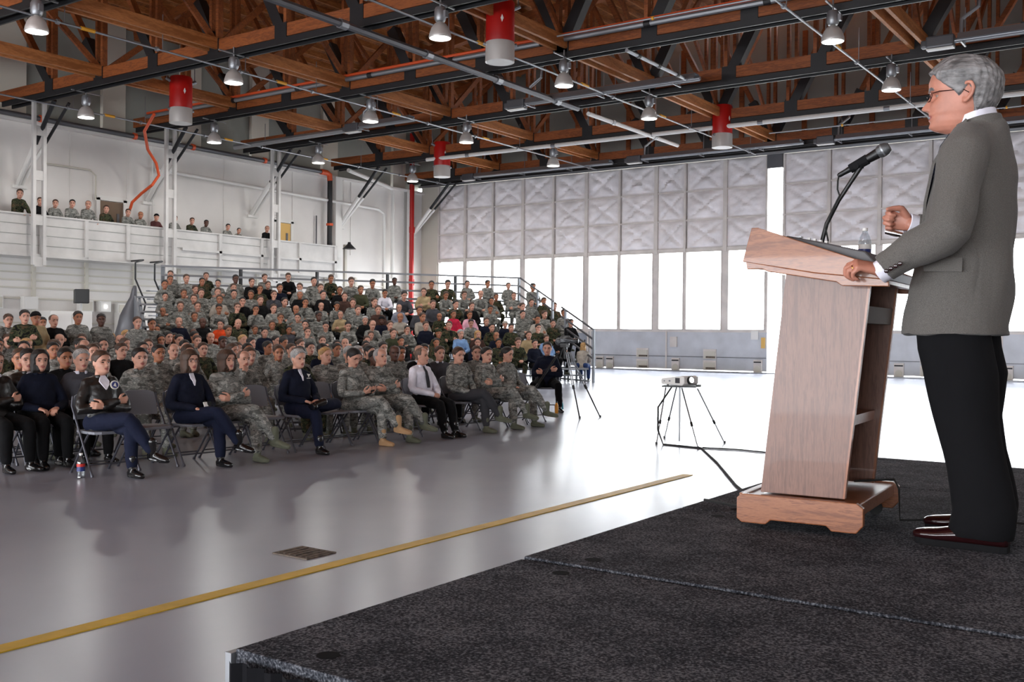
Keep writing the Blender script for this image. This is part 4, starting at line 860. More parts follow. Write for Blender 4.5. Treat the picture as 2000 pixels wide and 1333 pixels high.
for (x, y), c, lb in (((-10.22, 16.14), 'orange', 'small orange drink bottle with black cap under a folding chair'), ((-10.3, 16.45), 'label_teal', 'turquoise drink bottle under a folding chair')):
    mat('label_teal', (60, 176, 196), .4); t = thing('drink_bottle', lb, 'bottle', (x, y, 0))
    MB().lathe([(.03, 0), (.034, .01), (.034, .15), (.02, .19), (.016, .2)], n=16).build('shell', c if c != 'orange' else mat('juice', (236, 160, 50), .3), t, smooth=True); MB().lathe([(.018, .2), (.018, .225), (.01, .225)], n=12).build('cap', 'black_plastic', t, smooth=True)
# lectern cables
MB().tube([(-1.25, 4.3, SZ + .145), (-1.12, 4.42, SZ + .15), (-1.07, 4.3, SZ + .13), (-1.04, 4.2, SZ + .02), (-.8, 4.45, SZ + .012), (-.4, 4.5, SZ + .012), (.6, 4.2, SZ + .012)], .0045, 8).build('power_cable', 'rubber', smooth=True, label='black power cable trailing off the lectern base across the carpet', category='cable')
MB().tube([(-1.56, 4.15, SZ + .008), (-1.75, 4.2, SZ + .008), (-1.9, 4.25, SZ + .008)], .006, 6).build('power_cable', 'rubber', smooth=True, label='short black cable on the carpet in front of the lectern', category='cable')
# ------------------------------------------------------------------ projector on its stand
t = thing('projector_stand', 'thin silver tripod stand carrying the projector', 'stand', (-6.15, 12.9, 0))
apex = V(0, 0, .78)
for (fx, fy), hp_ in zip(((-.16, -.38), (.51, .37), (.51, -.5), (-.45, .45)), ((-.2, -.03), (.24, .05), (.03, 0), (-.1, .1))):
    A_ = V(hp_[0], hp_[1], .76); F_ = V(fx, fy, .0)
    lg = MB().cyl(A_, A_.lerp(F_, .62), .011, 8).cyl(A_.lerp(F_, .6), F_, .008, 8).build('leg', 'galv', t)
    MB().cyl(A_.lerp(F_, .58), A_.lerp(F_, .64), .018, 8).cyl(F_ + V(0, 0, .03), F_, .016, 8).build('leg_clamp', 'black_plastic', lg)
MB().cyl((0, 0, .02), (0, 0, .78), .012, 8).build('column', 'galv', t)
MB().box((0, 0, .785), (.46, .3, .02), Matrix.Rotation(.35, 3, 'Z')).box((.26, .04, .8), (.06, .05, .03)).build('platform', 'black_plastic', t)
t = thing('projector', 'white projector with shining lens standing on a thin tripod', 'projector', (-6.15, 12.9, .8), R(-18))
MB().prism([(-.22, .012), (.17, .0), (.21, .03), (.21, .12), (.17, .135), (-.21, .09), (-.225, .07)], -.14, .14).build('case', 'white_paint', t, bevel=.012)
MB().cyl((.19, -.03, .075), (.245, -.03, .082), .055, 20).build('lens_barrel', 'black_plastic', t, smooth=True); MB().cyl((.246, -.03, .082), (.25, -.03, .083), .04, 20).build('lens', mat('lens_glow', (220, 235, 255), .2, emis=4), t)
g = MB()
for q in range(7): g.box((.055 + q * .012, -.145, .07), (.005, .01, .07))
g.build('vent', 'dark_pipe', t); MB().box((-.06, -.142, .06), (.03, .006, .02)).box((-.16, -.142, .055), (.02, .006, .015)).build('port', 'grey_steel', t)
for a in (-.15, .12): MB().cyl((a, -.08, -.006), (a, -.08, .02), .014, 8).build('foot', 'black_plastic', t)
MB().tube([(-6.2, 12.75, .78), (-6.33, 12.6, .5), (-6.28, 12.5, .2), (-6.2, 12.5, .01), (-5.6, 12.41, .01), (-4.83, 11.14, .01), (-3.94, 9.56, .01), (-3, 8.1, .01), (-2.2, 6.6, .01)], .012, 6).build('projector_cable', 'rubber', smooth=True, label='black cable running on the white floor from projector to stage', category='cable')
MB().tube([(-5.6, 12.45, .01), (-5.16, 12.55, .01), (-4.71, 12.47, .01), (-3.8, 12.2, .01), (-1.8, 11.4, .01)], .01, 6).build('projector_cable', 'rubber', smooth=True, label='second thin cable running across the floor behind the lectern', category='cable')
# ------------------------------------------------------------------ video camera on a tripod
t = thing('camera_tripod', 'tall black and silver tripod at the end of the front row', 'tripod', (-9.65, 15.5, 0))
for fx, fy in ((.36, -.06), (.5, .42), (-.75, -.4)):
    F_ = V(fx, fy, 0); A_ = V(fx * .12, fy * .12, 1.17)
    for s_ in (-.018, .018): lg = MB().cyl(A_ + V(s_, 0, 0), A_.lerp(F_, .55) + V(s_, 0, 0), .010, 6).build('leg', 'black_plastic' if fx < 0 else 'galv', t)
    MB().cyl(A_.lerp(F_, .5), F_, .013, 8).build('lower_leg', 'black_steel', t); MB().cyl(A_.lerp(F_, .5), A_.lerp(F_, .56), .026, 8).cyl(F_ + V(0, 0, .04), F_, .02, 8).build('leg_clamp', 'black_plastic', t)
MB().cyl((0, 0, 1.05), (0, 0, 1.26), .03, 10).box((0, 0, 1.28), (.12, .12, .05)).tube([(0, 0, 1.27), (-.15, .15, 1.2), (-.3, .3, 1.05)], .01, 6).build('pan_head', 'black_plastic', t)
c = thing('video_camera', 'grey covered video camera mounted on the tall tripod', 'camera', (-9.65, 15.5, 1.31), R(-70)); c.scale = (.8, .8, .8)
p = Prims(); p.ell((0, .02, .09), (.08, .19, .08)); p.ell((0, -.14, .06), (.09, .09, .09)); p.limb([(0, .1, .08), (0, .26, .08)], [.05, .045]); p.limb([(0, -.08, .16), (0, .1, .18)], [.025, .02])
mc = fuse(p, 'rain_cover', .012, 2, .4, .02, 12, 3, mats=('mesh_grey',)); mkobj('rain_cover', mc, c)
MB().cyl((0, .26, .08), (0, .31, .08), .05, 16).build('lens_hood', 'black_plastic', c, smooth=True); MB().box((-.07, -.1, .12), (.05, .12, .05)).build('viewfinder', 'black_plastic', c)
MB().box((0, 0, .0), (.1, .2, .03)).build('mounting_plate', 'black_plastic', c)
# ------------------------------------------------------------------ folding chairs (facing +y)
def folding_chair(label, loc, rz, group='folding chairs'):
    t = thing('folding_chair', label, 'chair', loc, rz, group)
    s = MB(); n = 10; top = []; 
    prof = [(-.19, -.19), (-.205, -.05), (-.21, .1), (-.19, .19), (-.13, .225), (.13, .225), (.19, .19), (.21, .1), (.205, -.05), (.19, -.19)]
    s.prism(prof, .425, .455, 'z'); s.build('seat', 'chair_grey', t, bevel=.008)
    vs = []; fs = []
    for i in range(13):
        u_ = i / 12 * 2 - 1
        for j in range(6):
            v_ = j / 5; hw = .215 * (1 - .12 * v_ ** 3); z = .56 + .27 * v_ * (1 - .10 * abs(u_) ** 4); y = -.19 - .04 * v_ - .035 * (1 - u_ * u_)
            vs.append((u_ * hw, y, z)); 
    m_ = len(vs); vs += [(x, y - .018, z) for x, y, z in vs]
    for i in range(12):
        for j in range(5):
            a = i * 6 + j; fs += [(a, a + 6, a + 7, a + 1), (m_ + a, m_ + a + 1, m_ + a + 7, m_ + a + 6)]
    for i in range(12): fs += [(i * 6, m_ + i * 6, m_ + i * 6 + 6, i * 6 + 6), (i * 6 + 5, i * 6 + 11, m_ + i * 6 + 11, m_ + i * 6 + 5)]
    for j in range(5): fs += [(j, j + 1, m_ + j + 1, m_ + j), (72 + j, m_ + 72 + j, m_ + 73 + j, 73 + j)]
    MB().add(vs, fs).build('backrest', 'chair_grey', t, smooth=True)
    for s_ in (-1, 1):
        MB().tube([(s_ * .21, -.235, .80), (s_ * .225, -.22, .70), (s_ * .225, -.05, .44), (s_ * .225, .22, .01)], .0115, 8).cyl((s_ * .225, .215, .025), (s_ * .225, .225, 0), .016, 8).build('leg', 'chair_frame', t, smooth=True)
        MB().tube([(s_ * .205, .10, .43), (s_ * .205, -.02, .30), (s_ * .205, -.27, .01)], .0115, 8).cyl((s_ * .205, -.265, .025), (s_ * .205, -.275, 0), .016, 8).build('leg', 'chair_frame', t, smooth=True)
    MB().cyl((-.225, .16, .12), (.225, .16, .12), .008, 8).build('stretcher', 'chair_frame', t); MB().cyl((-.205, -.2, .1), (.205, -.2, .1), .008, 8).build('stretcher', 'chair_frame', t)
    return t
mat('chair_grey', (126, 128, 136), .5, metal=.1); mat('chair_frame', (74, 74, 82), .4, metal=.4)
# ------------------------------------------------------------------ bleachers
BO = V(-15.76, 27.08, 0); BL = V(-.511, -.859, 0); BB = V(-.859, .511, 0)
def bp_(s, b_, z): return BO + BL * s + BB * b_ + V(0, 0, z)
RB = math.atan2(BL.y, BL.x)
bt = thing('bleachers', 'grey metal ten-row bleachers packed with seated people', 'bleachers')
for r_ in range(10):
    z = .23 * r_; b0 = .3 + .56 * r_
    MB().bar(bp_(.15, b0 - .03, z + .42), bp_(12.9, b0 - .03, z + .42), .27, .05).build('seat_plank', 'galv', bt)
    if r_: MB().bar(bp_(.15, b0 - .26, z - .02), bp_(12.9, b0 - .26, z - .02), .3, .04).build('foot_plank', 'grey_steel', bt)
for s in (.2, 2.7, 5.2, 7.7, 10.2, 12.8):
    q = MB()
    for r_ in range(0, 10, 1): q.bar(bp_(s, .27 + .56 * r_, 0), bp_(s, .27 + .56 * r_, .23 * r_ + .4), .05)
    q.bar(bp_(s, .1, .05), bp_(s, 5.4, .05), .05); q.bar(bp_(s, .27, .36), bp_(s, 5.3, 2.45), .06); q.build('support_frame', 'grey_steel', bt)
for z in (3.47, 3.19, 2.91, 2.63): MB().bar(bp_(0, 5.55, z), bp_(12.15, 5.55, z), .05, .06).build('back_rail', 'galv', bt)
for s in (.02, 2.45, 4.9, 7.3, 9.75, 12.1): MB().bar(bp_(s, 5.6, 0), bp_(s, 5.6, 3.5), .07, .09).build('rail_post', 'black_steel' if .1 < s < 12 else 'grey_steel', bt)
def bz(b_): return 3.47 - (5.55 - b_) * (3.47 - 1.62) / 5.45
for dz in (0, -.3, -.6, -.9):
    MB().bar(bp_(0, 5.55, bz(5.55) + dz), bp_(0, 2.9, bz(2.9) + dz), .045).build('side_rail', 'dark_pipe', bt); MB().bar(bp_(0, 2.3, bz(2.3) + dz), bp_(0, .1, bz(.1) + dz), .045).build('side_rail', 'dark_pipe', bt)
for b_ in (4.1, 2.95, 2.0, .1): MB().bar(bp_(0, b_, 0), bp_(0, b_, bz(b_) + .02), .06, .08).build('rail_post', 'grey_steel', bt)
MB().prism([(0, 0), (2.6, 0), (2.6, 2.5), (1.3, 2.2), (0, 1.3)], 0, .04, 'x').build('end_panel', 'grey_steel', bt, loc=bp_(13.15, .1, 0), rz=math.atan2(BB.y, BB.x) - R(90))
bpn = thing('equipment_cover', 'tall curved grey cover beside the bleacher end panel', 'cover', (-24.8, 16.98, 0), R(40))
p = Prims(); p.loft([(V(0, 0, 0), V(.38, 0, 0), V(0, .25, 0)), (V(0, 0, 1.2), V(.38, 0, 0), V(0, .22, 0)), (V(.05, 0, 1.9), V(.26, 0, 0), V(0, .15, 0)), (V(.16, 0, 2.4), V(.11, 0, 0), V(0, .08, 0)), (V(.2, 0, 2.75), V(.05, 0, 0), V(0, .05, 0))])
mkobj('cover', fuse(p, 'cover', .04, 3, .5, .03, 2, 1, mats=('dark_pipe',)), bpn)
# ------------------------------------------------------------------ the crowd
SPK = V(-.85, 4.05, 0)
def face(p, q=SPK): return math.atan2(q[1] - p[1], q[0] - p[0]) - R(90)
PZ = {}
def get(key, vb, vc, *a, **k):
    if key not in PZ: PZ[key] = fig_meshes(pose(*a, **k), vb, vc, key + '_')
    return PZ[key]
for q, (k_, a) in enumerate((('l', 'lap'), ('x', 'cross'), ('h', 'chin'))):
    get('s' + k_, .0095, .017, 'seated', a, 'flat', hp=.05)
get('s2', .0095, .017, 'seated', 'clasp', 'flat', hy=.35, hp=.08); get('s3', .0095, .017, 'seated', 'lap', 'flat', hy=-.3, hp=.04, tilt=.02)
get('bl', .013, .02, 'seated', 'clasp', 'tread'); get('bf', .013, .02, 'seated', 'knees', 'tread', lean=.17, hp=-.22); get('bh', .013, .02, 'seated', 'chin', 'tread', lean=.06); get('bx', .013, .02, 'seated', 'cross', 'tread', hy=-.25); get('b2', .013, .02, 'seated', 'knees', 'tread', lean=.1, hy=.2)
get('ts', .013, .02, 'stand', 'front'); get('tx', .013, .02, 'stand', 'cross', hy=.2); get('tr', .013, .02, 'stand', 'rail', lean=.12, hy=-.5)
POSEW = {'l': 'hands in lap', 'x': 'arms crossed', 'h': 'hand at the chin', 'f': 'leaning forward', 's': 'standing'}
HW = {'h': 'and cap', 'w': 'and pale knit hat'}
BLEACH = """0|1.90,0.02,N,l,kf 2.52,0.04,W,l,b,f 3.10,0.04,W,m,k 3.77,0.05,N,l,k 5.07,0.04,W,m,k 6.16,0.06,K,m,k 7.14,0.09,A,l,b
1|0.77,-0.08,K,m,h 1.24,-0.06,L,l,b 1.85,0.04,T,l,b 2.93,0.01,N,m,n 3.54,0.04,B,l,yf 4.12,0.05,L,l,g 4.79,0.08,W,m,h 6.22,0.06,O2,l,b 6.86,-0.00,A,l,b 8.70,0.09,A,l,b,h 9.87,0.06,N,l,k 10.87,0.09,A,m,b 11.77,0.01,K,d,n 12.24,-0.09,K,m,k 12.71,0.09,K,m,k
2|1.28,0.05,W,l,k,h 2.19,0.04,W,l,k 2.84,0.04,W,l,k 4.25,0.09,W,l,b 4.99,0.07,N,l,b 5.59,-0.04,A,l,k,h 6.14,0.06,A,l,b 6.70,0.05,A,l,n,f 7.40,0.01,A,l,k,f 8.05,0.00,A,l,k,f 8.62,0.06,A,l,k 9.09,-0.09,G,m,k 9.56,0.04,A,m,b 10.03,-0.09,A,m,b 10.50,0.07,W,l,n 10.97,0.04,O,l,k 11.44,0.09,K,d,n 12.07,0.09,N,l,n
3|-0.15,-0.02,K,l,k 0.46,-0.03,W,l,k 1.00,0.09,C,m,k 2.15,-0.09,N,l,w 2.79,0.00,N,l,b 3.34,-0.08,A,l,k,f 4.94,0.09,C,m,b 5.62,0.09,C,m,n 6.20,-0.01,N,d,h 6.71,-0.01,K,l,g 8.12,0.08,A,d,k 8.72,0.03,A,l,k 9.23,0.03,W,m,b,h 11.59,0.03,A,m,b
4|-0.23,0.09,A,m,b 0.53,0.02,A,l,b 1.27,0.03,A,l,k 3.13,-0.02,P,m,b 3.68,-0.01,R,m,b 4.15,-0.09,W,m,n 4.81,0.09,G,m,b 6.14,0.09,B,l,b 6.79,0.06,A,l,b 7.31,-0.09,T,l,n 8.65,0.05,A,m,n 9.30,0.07,A,l,b 9.82,0.04,A,m,k,h 10.35,0.09,W,l,b,h 10.87,0.01,A,m,k,f 11.44,0.09,A,l,b 11.91,0.09,A,l,b 12.38,-0.07,A,m,n
5|-0.15,0.09,W,l,b 1.06,0.04,A,l,b 2.22,-0.06,A,m,k,f 2.83,0.04,K,l,b 3.42,0.07,W,l,k 4.16,0.08,G,l,b 5.29,-0.06,C2,l,n 6.12,0.09,A,l,b 6.78,0.07,A,l,b 7.31,-0.06,A,m,k,f 7.78,-0.07,A,l,n 8.25,0.06,A,m,k,h 8.89,0.04,A,l,k 9.58,0.09,K,l,b 10.11,0.05,K,l,k,h 10.75,0.09,C,m,b 11.47,0.09,A,l,b
6|-0.04,0.05,W,m,b 0.43,-0.01,A,l,b 1.90,0.01,A,m,k 4.99,0.09,G,l,k,f 6.89,0.05,B,l,b 7.56,0.09,K,l,k 8.28,0.08,K,m,g 9.09,0.06,G,l,b,h 9.76,0.04,A,m,b 10.26,0.05,A,l,k 10.73,0.09,A,l,b 11.20,0.05,A,l,b 11.69,0.03,A,m,b 12.21,-0.07,A,l,k
7|0.83,0.00,A,l,b 1.49,-0.06,W,m,b 2.12,-0.01,A,l,n,f 2.70,-0.04,A,l,b,f 3.36,-0.07,A,m,b,f 4.08,0.05,T,l,b 5.44,-0.05,S,m,k,f 6.23,0.05,O2,m,b 6.89,0.03,K,m,b 7.51,0.09,A,l,b 8.17,0.09,A,l,b 8.80,0.04,N,m,k 9.40,0.01,W,m,b,h 10.18,0.03,A,l,b 11.32,-0.07,A,l,b 12.17,0.07,A,m,kf
8|-0.11,0.09,A,m,k 3.08,0.09,W,l,k,f 3.61,0.09,W,m,k 5.69,0.04,A,m,k,f 6.40,0.08,A,l,b,f 7.59,0.09,A,l,k 9.06,-0.08,K,l,b 9.56,-0.01,K,l,b 10.03,0.09,A,d,k 10.56,-0.06,A,l,k 11.03,-0.02,W,m,k 11.50,0.04,A,l,b 11.97,0.02,A,m,b,h
9|0.54,-0.07,A,l,b 1.37,-0.03,A,m,k 2.10,-0.05,A,l,k 4.73,-0.03,A,d,k,s 6.94,-0.04,W,m,b,f 8.31,-0.03,K,l,b,f 9.06,-0.06,A,l,b 10.84,-0.05,W,l,b 11.90,-0.03,A,l,b"""
FLOOR = """1|5.78,1.12,K,l,b,x 6.28,1.13,N,l,kf,l 6.78,1.13,G,l,g,l 7.55,1.14,A,l,k,l 9.16,1.10,A,l,n,h 10.16,1.13,W,l,b,l 10.67,1.13,A,l,yf,l 11.17,1.14,A,l,g,l 11.73,1.08,A,d,kf,l 12.23,1.15,A,d,n,l 12.83,1.15,K,l,n,l 13.33,1.13,G,l,b,l 13.83,1.12,A,m,bf,l 14.40,1.13,A,l,b,l
2|7.04,1.13,K,m,k,l 12.14,1.13,A,l,g,l
3|9.02,1.15,A,m,k,l 9.52,1.15,A,l,b,l 14.94,1.14,A,m,k,l
4|11.09,1.15,A,l,b,l 12.09,1.13,A,m,b,l 13.12,1.14,N,m,k,l
5|9.14,1.14,A,l,b,l 9.64,1.15,K,l,b,r 10.61,1.14,A,l,n,l 12.17,1.14,A,m,kf,l 15.74,1.15,A,l,k,l
6|9.03,1.15,A,m,k,l 10.66,1.15,A,l,kf,l 11.91,1.14,W,l,b,l 13.44,1.16,A,m,k,l 14.56,1.14,W,l,k,l
7|8.59,1.15,W,m,k,l 9.09,1.16,W,l,kf,l 9.63,1.17,A,l,b,l 10.13,1.18,A,l,n,l 12.20,1.17,A,l,k,l 16.26,1.17,A,l,k,l 17.14,1.15,A,l,k,l
8|9.12,1.19,A,m,k,l 9.62,1.19,A,l,yf,l 10.12,1.17,A,l,b,l 10.62,1.19,A,l,k,l 11.12,1.19,A,l,kf,l 12.08,1.18,A,l,b,l 15.99,1.17,A,l,b,l
9|12.16,1.19,A,l,b,l 15.36,1.20,A,l,k,l 16.32,1.20,A,m,k,l 18.36,1.19,A,l,n,l
10|15.30,1.22,A,d,k,l 17.13,1.23,A,m,k,l 17.63,1.21,A,m,k,l
11|10.76,1.24,A,l,b,l 11.89,1.25,A,l,n,l 12.39,1.25,A,l,b,l 13.29,1.24,A,l,n,l 13.79,1.25,A,m,k,l 14.29,1.25,A,m,k,l 14.79,1.25,A,l,k,l 15.29,1.23,A,l,b,l 16.64,1.25,A,l,yf,l 17.71,1.23,A,l,k,l 19.36,1.23,A,l,b,l
12|11.40,1.25,A,l,b,l 12.63,1.26,A,l,n,l 13.13,1.28,A,l,k,l 13.63,1.27,A,l,yf,l 14.13,1.28,A,l,k,l
13|11.86,1.32,A,l,b,l 12.51,1.32,A,l,b,l 13.01,1.32,A,l,b,l 13.64,1.29,A,l,n,l 15.05,1.30,A,m,b,l 15.84,1.30,K,l,k,l 16.61,1.31,A,m,k,l 17.11,1.29,A,l,n,l
14|12.57,1.33,A,l,b,l 13.07,1.32,A,l,k,l 15.26,1.33,A,l,yf,l"""
rnd = random.Random(11)
for line in BLEACH.strip().split('\n'):
    r_, rest = line.split('|'); r_ = int(r_)
    for i, e in enumerate(rest.split()):
        a = e.split(','); s, dz, c, sk_, hr = float(a[0]), float(a[1]), a[2], a[3], a[4]; po = a[5] if len(a) > 5 else 'l'
        key = {'f': 'bf', 'h': 'bh', 'l': rnd.choice(('bl', 'bl', 'b2', 'bx')), 's': 'bl'}[po]
        if po == 'l' and hr.endswith('f'): key = 'bl'
        p = bp_(s, .3 + .56 * r_, .23 * r_ + .0); base = {'bf': .93, 'bl': 1.0, 'bh': 1.0, 'bx': 1.0, 'b2': 1.0}[key]
        sc = (1.15 + dz) / {'bf': 1.115, 'b2': 1.14}.get(key, 1.165)
        ang = face(p) * .5 + (RB + R(90)) * .5 if False else face(p)
        nrm = math.atan2(-BB.y, -BB.x) - R(90); ang = nrm * .6 + face(p) * .4 + rnd.uniform(-.12, .12)
        lb = 'person in %s %s, %s from stair rail in %s bleacher row' % (clothname(c), {'f': 'leaning forward', 'h': 'hand on face'}.get(po, 'seated') if hr not in 'hw' else 'seated with ' + ('cap' if hr == 'h' else 'pale hat'), ORD[i], ORD[r_])
        t = person(PZ[key], p, ang, lb, c, sk_, hr, scale=sc, group='people on the bleachers', feet=(r_ == 0 or s < 3), hatcol='cloth_C' if hr == 'w' else ('woodland' if c == 'W' else 'cloth_K'), style='long' if hr == 'yf' else None)
ch0 = None; CH = []
def chair(loc, rz, label):
    global ch0
    if ch0 is None: ch0 = folding_chair(label, loc, rz); return ch0
    return dup(ch0, loc, rz, label)
EXTRA = {2: [(6.5, 1.13, 'A', 'm', 'b'), (8.1, 1.12, 'A', 'l', 'k'), (9.9, 1.12, 'A', 'l', 'b'), (10.9, 1.13, 'A', 'l', 'k'), (13.2, 1.12, 'A', 'm', 'k')], 3: [(7.6, 1.13, 'A', 'l', 'b'), (11.3, 1.13, 'A', 'm', 'b'), (13.4, 1.12, 'W', 'l', 'k')], 4: [(8.4, 1.13, 'A', 'l', 'b'), (10.2, 1.13, 'A', 'l', 'k'), (14.3, 1.13, 'A', 'l', 'b')], 5: [(13.2, 1.13, 'A', 'l', 'b'), (14.4, 1.13, 'A', 'm', 'k')], 6: [(9.8, 1.14, 'A', 'l', 'b'), (12.7, 1.14, 'W', 'l', 'b')]}
for line in FLOOR.strip().split('\n'):
    r_, rest = line.split('|'); r_ = int(r_)
    L_ = [tuple([float(a[0]), float(a[1])] + a[2:]) for a in (e.split(',') for e in rest.split())] + [x for x in EXTRA.get(r_, ())]
    L_.sort(key=lambda a: a[0])
    for i, a in enumerate(L_):
        y, z, c, sk_, hr = a[:5]; po = a[5] if len(a) > 5 else 'l'
        x = -9.7 - .9 * r_
        if r_ == 1: x = -10.75
        key = {'x': 'sx', 'h': 'sh', 'r': 'sr'}.get(po) or rnd.choice(('sl', 's2', 's3', 'sl'))
        if key == 'sr': get('sr', .009, .013, 'seated', 'chairback', 'flat', hy=.1)
        face_ = face((x, y)); ang = R(-90) * .45 + face_ * .55 + rnd.uniform(-.1, .1)
        sc = z / 1.165
        if r_ == 1:     # heads of the second row sit where their chairs put them
            d_ = V(x, y, 0); pass
        cl = clothname(c)
        look = {'k': 'dark hair', 'b': 'brown hair', 'n': 'shaved head', 'g': 'grey hair', 'kf': 'dark hair tied back', 'bf': 'brown hair tied back', 'yf': 'fair hair tied back'}[hr]
        lb = 'person in %s, %s, %s from open end of %s row' % (cl, look, ORD[i], ORD[r_])
        cm = c if not (c == 'K' and r_ == 1 and po == 'x') else 'leather'
        person(PZ[key], (x, y, 0), ang, lb, cm, sk_, hr, scale=sc, group='people seated on the floor', feet=r_ < 7, boots='boot_green' if c in 'AW' else 'shoe_black', col=('cloth_S' if c in 'KG' and r_ == 1 else True) if r_ < 4 else None, style='long' if hr == 'kf' and r_ == 1 and y < 7 else None)
        if r_ < 4: chair((x, y, 0), ang, 'grey folding chair under the person in %s seat of floor row %s' % (ORD[i], ORD[r_])); 
for k_, (x, y, z, c, sk_, hr, po, w_) in enumerate(((-19.75, 10.55, 1.74, 'A', 'l', 'b', 's', 'at the picture edge'), (-20.4, 11.2, 1.70, 'A', 'l', 'b', 's', 'half hidden beside the crossed arms'), (-19.5, 11.04, 1.77, 'W', 'l', 'k', 'x', 'beside the tan jacket'), (-19.9, 11.5, 1.75, 'T', 'm', 'h', 's', 'with a dark cap'), (-21.2, 12.4, 1.66, 'A', 'm', 'k', 's', 'only the head showing'), (-20, 11.95, 1.70, 'K', 'l', 'n', 'x', 'with white shirt front'), (-20, 12.5, 1.78, 'A', 'm', 'k', 's', 'below the loudspeaker'), (-20, 13.05, 1.74, 'A', 'd', 'k', 's', 'before the white cabinet'), (-19.5, 13.6, 1.69, 'A', 'l', 'bf', 's', 'with hair tied back'), (-19.75, 14.15, 1.66, 'A', 'm', 'kf', 's', 'beside the grey cover'))):
    person(PZ['tx' if po == 'x' else 'ts'], (x, y, 0), face((x, y)) + rnd.uniform(-.2, .2), 'person in %s standing behind the crowd %s' % (clothname(c), w_), c, sk_, hr, scale=z / 1.655, group='people standing behind the crowd', feet=False)
BAL = [(16.74, 5.28, 'N', 'l', 'b'), (17.44, 5.79, 'W', 'l', 'b'), (18.12, 5.62, 'K', 'l', 'b'), (18.65, 5.61, 'A', 'l', 'b'), (19.23, 5.67, 'A', 'l', 'k'), (19.82, 5.70, 'A', 'l', 'n'), (20.49, 5.62, 'W', 'l', 'b'), (21.33, 5.59, 'A', 'l', 'b'), (21.84, 5.55, 'A', 'm', 'n'), (22.48, 5.54, 'H', 'l', 'h'), (23.25, 5.56, 'A', 'l', 'b'), (24.0, 5.55, 'W', 'l', 'b'), (24.65, 5.53, 'A', 'd', 'k'), (25.65, 5.48, 'A', 'l', 'k'), (26.19, 5.38, 'A', 'l', 'kf'), (27.6, 5.58, 'K', 'l', 'n')]
for i, (y, z, c, sk_, hr) in enumerate(BAL):
    sc = (z - 3.96) / 1.63
    person(PZ['tr'], (-31.28, y, 3.96), R(-90) + rnd.uniform(-.1, .05), 'person in %s leaning on the gallery parapet, %s from the near end' % (clothname(c), ORD[i]), c, sk_, hr, scale=sc, group='people on the gallery', feet=False)
# ------------------------------------------------------------------ dress details
def ribbon(name, pts, wds, th, m, parent, side=V(1, 0, 0), nrm=V(0, 1, 0)):
    pts = [Vector(p) for p in pts]; k = len(pts); vs = []; fs = []
    for i, p in enumerate(pts):
        d = (pts[min(i + 1, k - 1)] - pts[max(i - 1, 0)]).normalized(); n_ = side.cross(d).normalized(); n_ = n_ if n_.dot(nrm) > 0 else -n_
        for (a, b_) in ((-1, 0), (1, 0), (.9, 1), (-.9, 1)): vs.append(p + side * a * wds[i] + n_ * b_ * th)
    for i in range(k - 1):
        for j in range(4): fs.append((i * 4 + j, i * 4 + (j + 1) % 4, i * 4 + 4 + (j + 1) % 4, i * 4 + 4 + j))
    fs += [(0, 1, 2, 3), tuple(4 * (k - 1) + j for j in (3, 2, 1, 0))]
    return MB().add(vs, fs).build(name, m, parent, smooth=True)
def shirtfront(J, t, m='cloth_S', w=.045, tie=None, full=False, low=0):
    P, Wa, C, Nn = J['P'], J['W'], J['C'], J['N']; d = (Nn - C).normalized(); f = d.cross(V(1, 0, 0)) * -1
    if f.y < 0: f = -f
    pts = [Nn + f * .058 + d * .012, Nn - d * .05 + f * .088, C.lerp(Nn, .45) + f * .115, C.lerp(Nn, .1) + f * .126]
    if not full: ribbon('shirt_front', pts, [.03, w, w * .75, .006], .008, m, t, nrm=f)
    if tie: ribbon('tie', [pts[0] + f * .008 - d * .015] + [p + f * .006 for p in pts[1:]] + ([C + f * .134, Wa.lerp(C, .5) + f * .136, Wa + f * .132] if full else []), [.014, .02, .026, .028] + ([.032, .036, .03] if full else []), .007, tie, t, nrm=f)
def glasses(J, t, m='chrome', head=None, fy=1):
    M0 = J['HM'] if head is None else head; g = MB()
    class M:
        def __matmul__(s, v): return M0 @ V(v[0], v[1] * (fy if v[1] > 0 else 1) - (.004 if fy > 1 else 0), v[2])
    M = M()
    for s in (-1, 1):
        ring = [M @ V(s * .031 + .023 * math.cos(a) , .093 - .012 * abs(math.cos(a)) * (1 if s * math.cos(a) > 0 else .3), -.004 + .015 * math.sin(a)) for a in np.linspace(0, 2 * np.pi, 17)]
        g.tube(ring, .0014, 6); g.tube([M @ V(s * .055, .080, .004), M @ V(s * .072, .06, .006), M @ V(s * .080, .0, .006), M @ V(s * .082, -.018, -.006)], .0016, 6)
    g.tube([M @ V(-.009, .097, .0), M @ V(0, .1, .003), M @ V(.009, .097, .0)], .0014, 6)
    return g.build('glasses', m, t, smooth=True)
# ------------------------------------------------------------------ front row
FR = []
def front(key, y, arms, legs, label, cloth, tr, boots, skin='l', hair='b', style=None, hy=0, hp=0, lean=0, x=-9.55, rz=-96, sc=.975, chairlab='', **k):
    J = pose('seated', arms, legs, hy=hy, hp=hp, lean=lean, **k); me = fig_meshes(J, .0068, .0095, key + '_', wr=.013, seed=len(FR))
    t = person(me, (x, y, 0), R(rz), label, cloth, skin, hair, tr, boots, sc, 'people in the front row', style=style, col=True)
    if chairlab != 'x': chair((x, y, 0), R(rz), 'grey folding chair ' + chairlab)
    FR.append(t); return J, t
HYF = lambda y, dy=0: R(0)
J, t = front('m1', 6.28, 'cross', 'flat', 'person in black leather jacket with arms crossed, white collar showing, at the open end', 'leather', 'trouser_black', 'shoe_black', hair='k', hy=-.30, x=-10.98, chairlab='under the person with crossed leather sleeves'); shirtfront(J, t)
